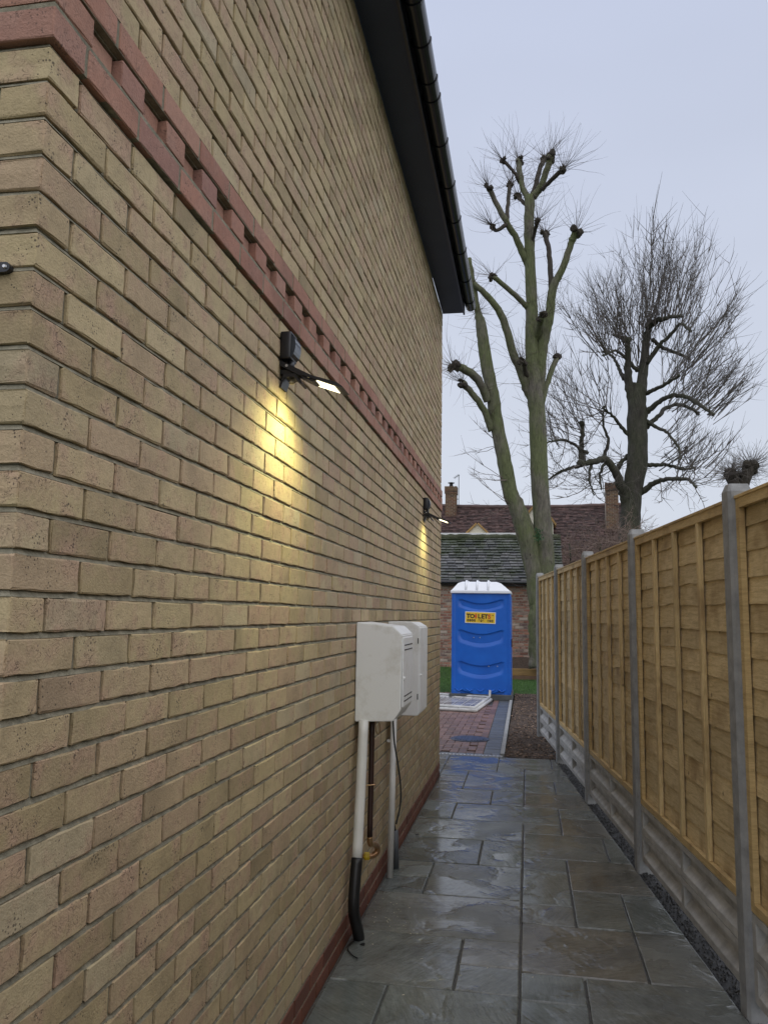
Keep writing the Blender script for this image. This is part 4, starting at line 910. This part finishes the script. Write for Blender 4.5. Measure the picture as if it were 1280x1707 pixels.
# white parapet flashing line of the front wing
A, B = at(700, 888.5, 36.6), at(872, 888.5, 36.6)
MB().box((A.x, 36.6, A.z - 0.12), (B.x, 36.75, A.z), 0.01).build('parapet_flashing', Mt('white_flashing', (0.72, 0.72, 0.72), 0.5).m, th)
MB().box((A.x, 36.63, 0), (B.x, 37.6, A.z - 0.125)).build('front_wing', m_cream, th)
def chimney(px0, px1, ptop, pbase, Y, pot):
    a, b = at(px0, ptop, Y), at(px1, pbase, Y); wd = b.x - a.x; zt, zl = a.z, b.z - 0.4
    core_ = MB().box((a.x + 0.01, Y + 0.01, zl), (b.x - 0.01, Y + wd - 0.01, zt)).build('chimney', m_mortar2, th)
    ck = MB(); z = zl; c = 0
    while z < zt - 0.02:
        ex = 0.0 if z < zt - 0.35 else 0.035
        for (o_, ax) in (((a.x, Y), 0), ((b.x, Y), 1)):
            s = -(0.0 if c % 2 else 0.11)
            while s < wd:
                s0, s1 = max(s, 0) + 0.006, min(s + 0.215, wd) - 0.002
                if s1 - s0 > 0.02:
                    if ax == 0: ck.box((a.x + s0 - (ex if s0 < .02 else 0), Y - ex - 0.004, z), (a.x + s1 + (ex if s1 > wd - .02 else 0), Y + 0.05, z + 0.064))
                    else: ck.box((b.x - 0.05, Y + s0 + 0.06, z), (b.x + ex + 0.004, Y + s1 + 0.06, z + 0.064))
                s += 0.226
        z += 0.076; c += 1
    ck.build('brickwork', m_chim, core_, kind='stuff')
    if pot:
        cx, cy = (a.x + b.x) / 2, Y + wd / 2
        MB().tube([(cx, cy, zt - 0.02), (cx, cy, zt + 0.20)], [0.10, 0.085], 10).build('chimney_pot', m_slot, core_, True)
        MB().tube([(cx, cy, zt + 0.235), (cx, cy, zt + 0.26), (cx, cy, zt + 0.29)], [0.17, 0.17, 0.03], 10).build('cowl', m_slot, core_)
        for k in range(3): MB().tube([(cx + 0.08 * math.cos(k * 2.1), cy + 0.08 * math.sin(k * 2.1), zt + 0.18), (cx + 0.08 * math.cos(k * 2.1), cy + 0.08 * math.sin(k * 2.1), zt + 0.24)], 0.012, 5).build('cowl_leg', m_slot, core_)
    return a, b
chimney(742, 760, 812, 868, 39.4, True)
chimney(1009, 1032, 806, 884, 38.6, False)
ae = thing('tv_aerial', 'thin television aerial on a mast beside the slim chimney', 'aerial', at(764.5, 842, 39.4))
m_ae = Mt('aerial_metal', (0.12, 0.12, 0.13), 0.5, 0.5).m
a, b = at(764.5, 842, 39.4), at(764.5, 791, 39.4)
MB().tube([a, Vector((a.x, a.y, b.z))], 0.018, 6).build('mast', m_ae, ae)
c = at(757, 797, 39.3); MB().tube([Vector((a.x, a.y, b.z - 0.02)), c], 0.014, 5).build('boom', m_ae, ae)
for k in range(6):
    m = Vector((a.x, a.y, b.z - 0.02)).lerp(c, k / 5); MB().tube([m + Vector((-.03, -.22, 0.0)), m + Vector((.03, .22, 0.0))], 0.007, 4).build('element', m_ae, ae)
MB().tube([a, at(760.5, 842, 39.5)], 0.016, 5).build('lower_stay', m_ae, ae)
MB().tube([at(764.5, 832, 39.4), at(759.5, 832, 39.5)], 0.016, 5).build('upper_stay', m_ae, ae)

# ------------------------------------------------------------------ sleepers and raised bed by the tree
sw = thing('sleeper_edging', 'two stacked timber sleepers edging the raised bed', 'sleepers', (2, 20.95, 0))
MB().box((0.35, 20.9, -0.05), (4.0, 21.1, 0.115), 0.01).build('sleeper', simple('dark_sleeper', [(0.3, (0.10, 0.06, 0.035)), (0.7, (0.17, 0.10, 0.06))], 6, 0.8, isl=0), sw)
MB().box((0.30, 20.92, 0.117), (4.0, 21.12, 0.285), 0.01).build('sleeper', m_sleeper, sw)
rs = random.Random(8)
sheet('raised_bed', None, 0.26, m_soil, (0.35, 4.0, 21.1, 22.0, 40, 14), lambda x, y: 0.26 * min(1, (y - 21.1) / 0.5) * (0.6 + 0.4 * math.sin(x * 2)) + rs.uniform(-.02, .02))

# ------------------------------------------------------------------ trees
def bark(name, stops, green, gs):
    M = Mt(name, rough=0.85); p = M.pos((1, 1, 0.35)); n = M.noise(p, 9, 6, 0.65, 0.5); c = M.ramp(n, stops)
    g = M.noise(M.pos((1, 1, 0.5)), 1.5, 4, 0.6); c = M.mix(M.math('MULTIPLY', M.rng(g, 0.36, 0.54, 0, 1), gs), c, green)
    fis = M.noise(M.pos((1, 1, 0.22)), 26, 5, 0.75, 0.4); c = M.mix(0.8, c, M.ramp(fis, [(0.32, 0.4), (0.5, 0.95), (0.7, 1.25)]), 'MULTIPLY')
    return M.set(c, None, M.bump(M.math('ADD', n, fis), 1.0, 0.04))
m_bark = bark('lime_bark', [(0.3, (0.085, 0.075, 0.06)), (0.55, (0.165, 0.15, 0.118)), (0.8, (0.235, 0.215, 0.175))], (0.125, 0.145, 0.058), 0.9)
m_bark_d = bark('knuckle_bark', [(0.3, (0.03, 0.024, 0.02)), (0.7, (0.075, 0.058, 0.048))], (0.07, 0.065, 0.035), 0.3)
m_twig = Mt('lime_shoot', (0.10, 0.075, 0.06), 0.7).m
m_bark2 = bark('chestnut_bark', [(0.3, (0.035, 0.030, 0.026)), (0.7, (0.095, 0.085, 0.072))], (0.06, 0.07, 0.032), 0.5)
m_twig2 = Mt('chestnut_twig', (0.11, 0.095, 0.082), 0.7).m
K = lambda Y: Y / FPX
def limb_pts(pp, Y, dy, sub=5):
    n = len(pp); base = []
    for i, (px, py, r) in enumerate(pp):
        yy = Y + dy * (i / (n - 1)) ** 1.3; base.append((at(px, py, yy), r * yy / FPX))
    pts = curve([b[0] for b in base], sub); rad = []
    for i in range(n - 1):
        for k in range(sub): rad.append(base[i][1] + (base[i + 1][1] - base[i][1]) * k / sub)
    rad.append(base[-1][1]); return pts, rad
RT = random.Random(21)
def wob(pts, a): return [p_ + Vector((RT.uniform(-a, a), RT.uniform(-a, a), RT.uniform(-a, a))) if 0 < i < len(pts) - 1 else p_ for i, p_ in enumerate(pts)]
def shoot(mb, p0, d, ln, r0_, up_=0.35, seg=6, wig=0.10, side=0, sr=0.5):
    p_ = Vector(p0); d = Vector(d).normalized(); pts = [p_.copy()]
    for k in range(seg):
        d = (d + Vector((RT.gauss(0, wig), RT.gauss(0, wig), RT.gauss(0, wig) + up_ / seg))).normalized(); p_ = p_ + d * ln / seg; pts.append(p_.copy())
    mb.tube(pts, [r0_ * (1 - 0.72 * k / seg) for k in range(seg + 1)], 3, False)
    for k in range(side):
        i = RT.randrange(1 + (seg // 3), seg); dd = (pts[i + 1] - pts[i]).normalized() + Vector((RT.gauss(0, .5), RT.gauss(0, .5), RT.gauss(0.1, .4)))
        shoot(mb, pts[i], dd, ln * RT.uniform(0.15, 0.42), r0_ * sr, up_, 3, wig, 0)
    return pts
TY = 20.6
pt = thing('pollarded_tree', 'tall pollarded tree with mossy twin trunks and knuckled ends', 'tree', at(905, 1097, TY))
base_pts = [(912, 1108, 30), (908, 1085, 26), (906, 1050, 24), (904, 1022, 22), (902, 1002, 18)]
p_, r_ = limb_pts(base_pts, TY, 0.0); tr = MB().tube(wob(p_, 0.012), r_, 20, True, 0.06, RT)
trunk = tr.build('trunk', m_bark, pt, True)
limbs = {
 'R': ([(908, 1015, 15), (910, 950, 14), (906, 890, 15), (900, 800, 14.5), (896, 700, 13.5), (890, 640, 13.5), (887, 575, 11.5), (886, 500, 9.5), (883, 430, 9), (881.5, 370, 8.5), (882.5, 327, 9)], 0.35),
 'Rr': ([(898, 660, 9), (902, 600, 9.5), (908, 560, 8.5), (915, 530, 8), (922, 478, 7), (936, 451, 6), (952, 405, 5.5), (960, 385, 6)], -0.5),
 'T2': ([(899, 1015, 16), (889, 945, 14.5), (875, 887, 15.5), (864, 852, 14), (850, 818, 12.5), (841, 771, 12), (829, 712, 11.5), (822, 665, 11), (813, 618, 10.5), (806, 572, 10), (801, 540, 9), (796, 518, 5.5), (790, 480, 4.5), (782, 430, 3.8)], -0.6),
 'a': ([(882, 330, 6), (873, 318, 5), (867, 290, 4.8), (864, 266, 5.2)], 0.3),
 'b': ([(866, 305, 3), (854, 282, 2.8), (839, 267, 3.2)], -0.4),
 'c': ([(887, 330, 5), (893, 308, 4.6), (900, 280, 4), (908, 262, 4.5)], 0.5),
 'd': ([(888, 328, 7), (900, 312, 5.6), (912, 280, 5.4), (918, 258, 6)], -0.3),
 'e': ([(903, 316, 4), (920, 298, 3.7), (939, 281, 4.2)], -0.5),
 'st1': ([(876, 340, 3.5), (868, 333, 3.2), (863, 326, 4)], 0.3),
 'L1': ([(880, 440, 7), (872, 424, 6), (858, 392, 5.5), (843, 368, 5.4), (824, 333, 4.4), (814, 311, 4.6)], -0.8),
 'L1b': ([(845, 369, 4), (846, 345, 3.3), (850.5, 306, 3.6)], 0.6),
 'L1c': ([(844, 374, 4), (827, 383, 3), (820, 375, 3.6)], -0.5),
 'st2': ([(885, 410, 3.5), (890, 390, 3), (896, 368, 3.6)], -0.5),
 'Rb': ([(919, 482, 5), (917, 440, 4.4), (913, 409, 4.2), (908, 388, 4.4)], 0.5),
 'L2': ([(884, 518, 5), (872, 505, 4.6), (853, 487, 4.3), (821, 460, 4.2)], -0.7),
 'L3': ([(888, 665, 9), (878, 645, 8.5), (866, 612, 7.2), (856, 592, 7), (843, 545, 6.4), (830, 515, 6), (811, 492, 5.4), (789, 471, 4.5)], -0.9),
 'st3': ([(892, 572, 6), (898, 548, 5.2), (903, 528, 5.4)], -0.7),
 'st4': ([(902, 672, 6), (909, 648, 4.8), (917, 625, 4.6), (928, 595, 4.6)], 0.4),
 'st5': ([(884, 640, 4), (877, 622, 3.6), (871, 601, 4.4)], -0.6),
 'Ta': ([(820, 718, 7), (812, 696, 6), (803, 677, 5.6), (786, 655, 5.2), (771, 637, 5.6)], -0.6),
 'Tb': ([(813, 668, 7.5), (806, 650, 7), (794, 629, 7), (772, 614, 7), (756, 611, 6.5)], -0.9),
}
sh = MB(); kn = []
for nm, (pp, dy) in limbs.items():
    off = 0.0
    # side limbs start where their parent is in depth
    par = {'Rr': 0.2, 'a': 0.35, 'b': 0.5, 'c': 0.35, 'd': 0.35, 'e': 0.2, 'st1': 0.33, 'L1': 0.3, 'L1b': -0.1, 'L1c': -0.1, 'st2': 0.3, 'Rb': 0.0, 'L2': 0.27, 'L3': 0.2, 'st3': 0.22, 'st4': 0.18, 'st5': 0.2, 'Ta': -0.25, 'Tb': -0.33}.get(nm, 0.0)
    p_, r_ = limb_pts(pp, TY + par, dy, 5); big = pp[0][2] > 8
    p_ = wob(p_, 0.010 if big else 0.012)
    lb = MB().tube(p_, r_, 16 if big else 10, True, 0.06, RT)
    if nm not in ('R', 'T2', 'L3'):
        hd_ = p_[-1]; rr_ = max(r_[-1] * 1.35, 0.075)
        kb = MB()
        for k in range(8): kb.lump(hd_ + Vector((RT.uniform(-1, 1), RT.uniform(-1, 1), RT.uniform(-1.1, .7))) * rr_ * 0.85, rr_ * RT.uniform(0.4, 0.8), RT, RT.uniform(.7, 1.3), 0.3)
        kn.append((hd_, (p_[-1] - p_[-4]).normalized(), rr_))
    if nm == 'Rr':
        for f_ in (0.93, 0.87): lb.lump(p_[int(len(p_) * f_)], 0.10, RT, 1, 0.2)
    lo_ = lb.build('limb', m_bark if big or pp[0][2] >= 6 or nm in ('L1', 'L2') else m_bark_d, pt, True)
    if nm == 'T2':
        for (bx_, by_, br_) in ((869, 873, 0.12), (884, 925, 0.13)): MB().lump(at(bx_, by_, TY - 0.12), br_, RT, 1.5, 0.15).build('burr', m_bark_d, lo_, True)
    if nm not in ('R', 'T2', 'L3'): kb.build('knuckle', m_bark_d, lo_)
    # stray shoots along the limb
    for k in range(int(len(p_) * (1.3 if big else 0.9))):
        i = RT.randrange(2, len(p_)); d = Vector((RT.gauss(0, 1), RT.gauss(0, 1), RT.gauss(0.3, 0.5)))
        shoot(sh, p_[i], d, RT.uniform(0.25, 0.95), 0.0055, 0.25, 5, 0.16)
for hd_, d0, rr_ in kn:
    for k in range(RT.randrange(20, 42)):
        d = (d0 * 0.9 + Vector((RT.gauss(0, .75), RT.gauss(0, .75), RT.gauss(0.25, .6)))).normalized()
        shoot(sh, hd_ + d * rr_ * 0.6, d, RT.uniform(0.35, 1.35), 0.0050, 0.25, 6, 0.12)
ends = [(at(795, 518, TY - 0.5), 40), (at(790, 470, TY - .6), 10)]
for hd_, n_ in ends:
    for k in range(n_): shoot(sh, hd_, Vector((RT.gauss(0, 1), RT.gauss(0, 1), RT.gauss(0.2, .8))), RT.uniform(0.3, 0.9), 0.0058, 0.3, 6, 0.13)
for (px, py, dy) in ((852, 842, -.2), (846, 800, -.3), (835, 740, -.3)):
    for k in range(4): shoot(sh, at(px, py, TY + dy), (-1 + RT.gauss(0, .3), RT.gauss(0, .4), RT.gauss(0.15, .3)), RT.uniform(0.6, 1.5), 0.011, 0.2, 6, 0.14, 5)
sh.build('shoots', m_twig, pt, kind='stuff')
iv = thing('fern_tuft', 'small green fern tuft growing in the fork of the twin trunks', 'fern', at(897, 892, TY - 0.3))
fb = MB()
for k in range(60):
    c = at(897 + RT.gauss(0, 3.5), 893 + RT.gauss(0, 6), TY - 0.33); d = Vector((RT.gauss(0, 1), RT.gauss(-.5, .6), RT.gauss(0, 1))).normalized() * 0.07; s_ = d.cross(Vector((0, 1, 0.2))).normalized() * 0.014
    fb.add([c, c + d * 0.5 + s_, c + d, c + d * 0.5 - s_], [(0, 1, 2, 3)])
fb.build('leaves', Mt('fern_green', (0.02, 0.075, 0.022), 0.6).m, iv, kind='stuff')

# chestnut
CY = 27.5
ct = thing('chestnut_tree', 'broad bare tree with dense upright twigs and curving boughs', 'tree', at(1049, 905, CY))
p_, r_ = limb_pts([(1046, 960, 20), (1049, 900, 17.5), (1052, 840, 15.5), (1062, 765, 16), (1062, 700, 16), (1062, 665, 14), (1066, 640, 11)], CY, 0.0); p_ = wob(p_, 0.02)
MB().tube(p_, r_, 18, True, 0.07, RT).build('trunk', m_bark2, ct, True)
cl_ = [
 ([(1057, 680, 10), (1048, 640, 9), (1046, 600, 8), (1046, 566, 8.5)], -0.4, 1), ([(1066, 660, 11), (1073, 615, 10), (1077, 570, 9.5), (1083, 537, 9)], 0.3, 1),
 ([(1080, 545, 7), (1095, 534, 6), (1115, 529, 5), (1135, 526, 4.5)], -0.8, 1), ([(1078, 605, 5), (1098, 577, 4.3), (1118, 557, 4), (1135, 540, 4), (1151, 552, 3.4)], -1.0, 1),
 ([(1088, 565, 4), (1102, 578, 4), (1118, 585, 4), (1148, 597, 4.5)], 1.0, 1), ([(1076, 656, 4.5), (1094, 648, 4), (1111, 639, 4), (1131, 626, 3.6)], -1.2, 1),
 ([(1076, 688, 6), (1094, 673, 5), (1112, 662, 5), (1138, 659, 5), (1165, 674, 5.5), (1188, 690, 4)], -1.5, 1), ([(1078, 712, 5), (1098, 692, 4.5), (1112, 679, 4.3), (1138, 675, 4.3), (1163, 689, 4.5)], 1.2, 1),
 ([(1074, 700, 4), (1095, 712, 3.6), (1113, 722, 3.2), (1131, 748, 3), (1134, 765, 2.6)], -0.9, 1), ([(1068, 822, 6), (1088, 806, 5.6), (1110, 799, 5), (1145, 799, 4.6), (1160, 812, 3)], -1.3, 1),
 ([(1070, 776, 4.5), (1096, 774, 4), (1118, 776, 3.6), (1138, 782, 3.6), (1158, 780, 3)], 1.3, 1),
 ([(1048, 850, 12), (1039, 820, 10), (1027, 788, 9), (1009, 766, 8), (990, 770, 8), (968, 772, 8.5)], -0.9, 0), ([(970, 768, 6.5), (969, 745, 5.5), (971, 722, 5.5), (970, 705, 6)], -0.2, 1),
 ([(1028, 782, 5), (1036, 770, 5), (1046, 760, 5)], 0.2, 0), ([(1050, 728, 4), (1033, 708, 3.6), (1018, 690, 3.2), (1005, 680, 3)], -0.8, 1),
 ([(980, 756, 3.6), (958, 742, 3.2), (938, 733, 3), (911, 738, 2.4)], -0.8, 1), ([(966, 776, 4), (945, 782, 3.4), (928, 790, 3), (910, 802, 2.4)], 0.6, 1),
 ([(1006, 762, 3.6), (1014, 735, 3.2), (1005, 708, 3), (1007, 678, 2.6)], -0.4, 1), ([(1062, 618, 4), (1046, 600, 3.6), (1028, 585, 3.2), (1005, 592, 3)], -0.9, 1),
 ([(1040, 632, 4), (1030, 610, 3.6), (1019, 592, 3.2), (1006, 586, 3)], 0.8, 1), ([(1050, 566, 4), (1034, 562, 3), (1022, 558, 2.6)], -0.5, 1), ([(1012, 766, 3.5), (1000, 790, 3), (1002, 815, 2.2)], -0.5, 1),
 ([(985, 772, 3), (982, 800, 2.4), (990, 825, 1.8)], -0.7, 1)]
tw = MB(); cen = at(1080, 690, CY)
for pp, dy, sp in cl_:
    p_, r_ = limb_pts(pp, CY, dy * 1.3, 6); p_ = wob(p_, 0.022); r_ = [q * 0.88 * (1 - 0.4 * k / len(r_)) for k, q in enumerate(r_)]
    lb = MB().tube(p_, r_, 10, True, 0.14, RT); lb.lump(p_[-1], r_[-1] * 1.35, RT, 1, 0.35); lb.build('limb', m_bark2, ct, True)
    for k in range(18 if sp else 13):
        i = int(len(p_) * (0.35 + 0.65 * RT.random() ** 0.7)) - 1; q_ = p_[max(0, i)]
        d = (q_ - cen); d.normalize(); hgt = (q_.z - at(1080, 800, CY).z)
        d = d * 0.6 + Vector((RT.gauss(0, .40), RT.gauss(0, .5), 0.55 + RT.gauss(0, .42)))
        if hgt < 1.3 and RT.random() < 0.5: d.z = RT.gauss(-0.2, .5)
        shoot(tw, q_, d, RT.uniform(1.2, 3.1) * (1.0 if hgt > 1.3 else 0.6), RT.choice((0.008, 0.010, 0.013, 0.020)), 0.42, 8, 0.10 if hgt > 1.3 else 0.22, 6, 0.6)
for (px, py, n_, lm, bx) in ((1046, 563, 34, 3.0, -.38), (1085, 535, 50, 3.75, 0.08), (1136, 525, 24, 3.1, .40), (1148, 597, 28, 3.3, .75), (1165, 675, 28, 2.8, 1.0), (1188, 690, 24, 2.3, 1.1), (1134, 626, 18, 2.9, .8), (970, 704, 22, 2.5, -.35), (1010, 590, 24, 2.7, -.6), (1108, 529, 20, 3.3, .25), (1072, 600, 28, 3.6, -.05), (1160, 785, 14, 2.0, 1.0), (938, 735, 14, 1.7, -.6), (1110, 722, 14, 2.0, 1.1), (1140, 800, 14, 1.9, .5), (1110, 776, 12, 1.8, 1.3), (1130, 680, 18, 2.4, 1.0)):
    for k in range(int(n_ * 0.75)):
        q_ = at(px + RT.gauss(0, 10), py + RT.gauss(0, 9), CY + RT.gauss(0, .5))
        d = Vector((bx + RT.gauss(0, .24), RT.gauss(0, .36), 1.0)); shoot(tw, q_, d, lm * RT.uniform(0.5, 1.05), RT.choice((0.010, 0.012, 0.014, 0.018, 0.024)), 0.14, 10, 0.032, RT.randrange(4, 10), 0.55)
tw.build('twigs', m_twig2, ct, kind='stuff')

# small knuckled tree behind the fence on the right
s3 = thing('small_pollard', 'small pollard with two bushy knuckle heads showing over the fence', 'tree', (4.6, 14.2, 0))
S3Y = 14.2; h1, h2, h3 = at(1218, 790, S3Y), at(1250, 775, S3Y), at(1233, 830, S3Y)
MB().tube(curve([(h3.x + 0.02, S3Y, -0.1), (h3.x - 0.02, S3Y, 1.6), h3, at(1240, 815, S3Y)], 5), [0.14 - 0.002 * k for k in range(16)], 12, True, 0.08, RT).build('trunk', m_bark2, s3, True)
stw = MB()
for h_, rr_ in ((h1, 0.13), (h2, 0.12), (at(1236, 795, S3Y + .3), 0.1)):
    b = MB().tube([h3, h3.lerp(h_, 0.55), h_], [0.09, 0.085, rr_ * 0.9], 10, True, 0.1, RT)
    for k in range(6): b.lump(h_ + Vector((RT.uniform(-1, 1), RT.uniform(-1, 1), RT.uniform(-1.2, .4))) * rr_ * 0.55, rr_ * 0.7, RT, 1.0, 0.2)
    b.build('limb', m_bark_d, s3, True)
    for k in range(120): shoot(stw, h_, Vector((RT.gauss(0, 1), RT.gauss(0, .8), RT.gauss(0.15, .6))), RT.uniform(0.2, 0.62), 0.0045, 0.35, 5, 0.16, 2)
stw.build('shoots', m_twig2, s3, kind='stuff')
# tangled bare shrub before the tiled house
bs = thing('bare_shrub', 'tangled leafless brown shrub between the fence and tiled roof', 'shrub', (3.0, 24.0, 0))
bst = MB(); m_shr = Mt('shrub_twig', (0.20, 0.145, 0.115), 0.8).m
for k in range(6):
    x = 2.3 + 0.42 * k; MB().tube(curve([(x, 24.0 + RT.uniform(-.4, .4), -0.1), (x + RT.uniform(-.1, .1), 24, 1.5), (x + RT.uniform(-.3, .3), 24 + RT.uniform(-.3, .3), 3.7)], 4), [0.05, .048, .045, .042, .038, .035, .03, .026, .02], 8).build('stem', m_bark2, bs, True)
for k in range(620):
    x = RT.uniform(1.5, 4.3); zt = 4.0 + 0.35 * math.sin(x * 2.2) + RT.uniform(-1.1, .35)
    shoot(bst, (x, 24.0 + RT.uniform(-.6, .6), zt - 0.5), (RT.gauss(0, 1), RT.gauss(0, .6), RT.gauss(0.4, .6)), RT.uniform(0.4, 1.2), 0.0095, -0.15, 6, 0.3, 4)
bst.build('twigs', m_shr, bs, kind='stuff')

# ------------------------------------------------------------------ litter on the slabs
def gz(px, py):
    d = ray(px, py); t_ = (0.004 - CAM.z) / d.z; return CAM + d * t_
cb = thing('cable_offcut', 'curled black cable offcut lying on the slab by the wall', 'cable', gz(590, 1585))
MB().tube(curve([gz(595, 1567) + Vector((0, 0, .004)), gz(583, 1577) + Vector((0, 0, .006)), gz(580, 1585) + Vector((0, 0, .004)), gz(587, 1594) + Vector((0, 0, .003)), gz(596, 1599) + Vector((0, 0, .003))], 5), 0.003, 6).build('sheath', m_bsl, cb, True)
for (px, py, lb) in ((604, 1575, 'tiny black plastic scrap beside the curled cable offcut'), (695, 1392, 'small black leaf scrap near the wall by the thin white conduit')):
    c = gz(px, py); q = MB(); q.add([c + Vector(v) * 0.012 for v in ((-1, -.4, 0), (.9, -.5, 0.1), (1, .5, .5), (-.6, .6, .25), (-1, -.4, -.2), (.9, -.5, -.2), (1, .5, -.1), (-.6, .6, -.2))], [(0, 1, 2, 3), (0, 4, 5, 1), (1, 5, 6, 2), (2, 6, 7, 3), (3, 7, 4, 0)])
    tag(q.build('plastic_scrap', m_bsl), lb, 'scrap')
wsv = MB()
for k in range(46):
    px, py = (RT.uniform(610, 690), RT.uniform(1490, 1560)) if k < 34 else (RT.uniform(560, 900), RT.uniform(1440, 1690))
    c = gz(px, py) + Vector((0, 0, 0.002)); a = RT.uniform(0, 6.28); l_ = RT.uniform(0.003, 0.008); e = Vector((math.cos(a), math.sin(a), 0)) * l_; n_ = Vector((-e.y, e.x, 0)) * 0.35
    wsv.add([c - e, c + n_ * .3 + Vector((0, 0, .002)), c + e + n_, c + e * .6 + n_ * 1.6 + Vector((0, 0, .001)), c - e * .7 + n_], [(0, 1, 2), (1, 3, 2), (0, 4, 1), (1, 4, 3)])
tag(wsv.build('wood_shavings', Mt('pale_shaving', (0.62, 0.55, 0.40), 0.7).m), 'pale shavings scattered on the slabs by the black sleeve', 'shavings', kind='stuff')
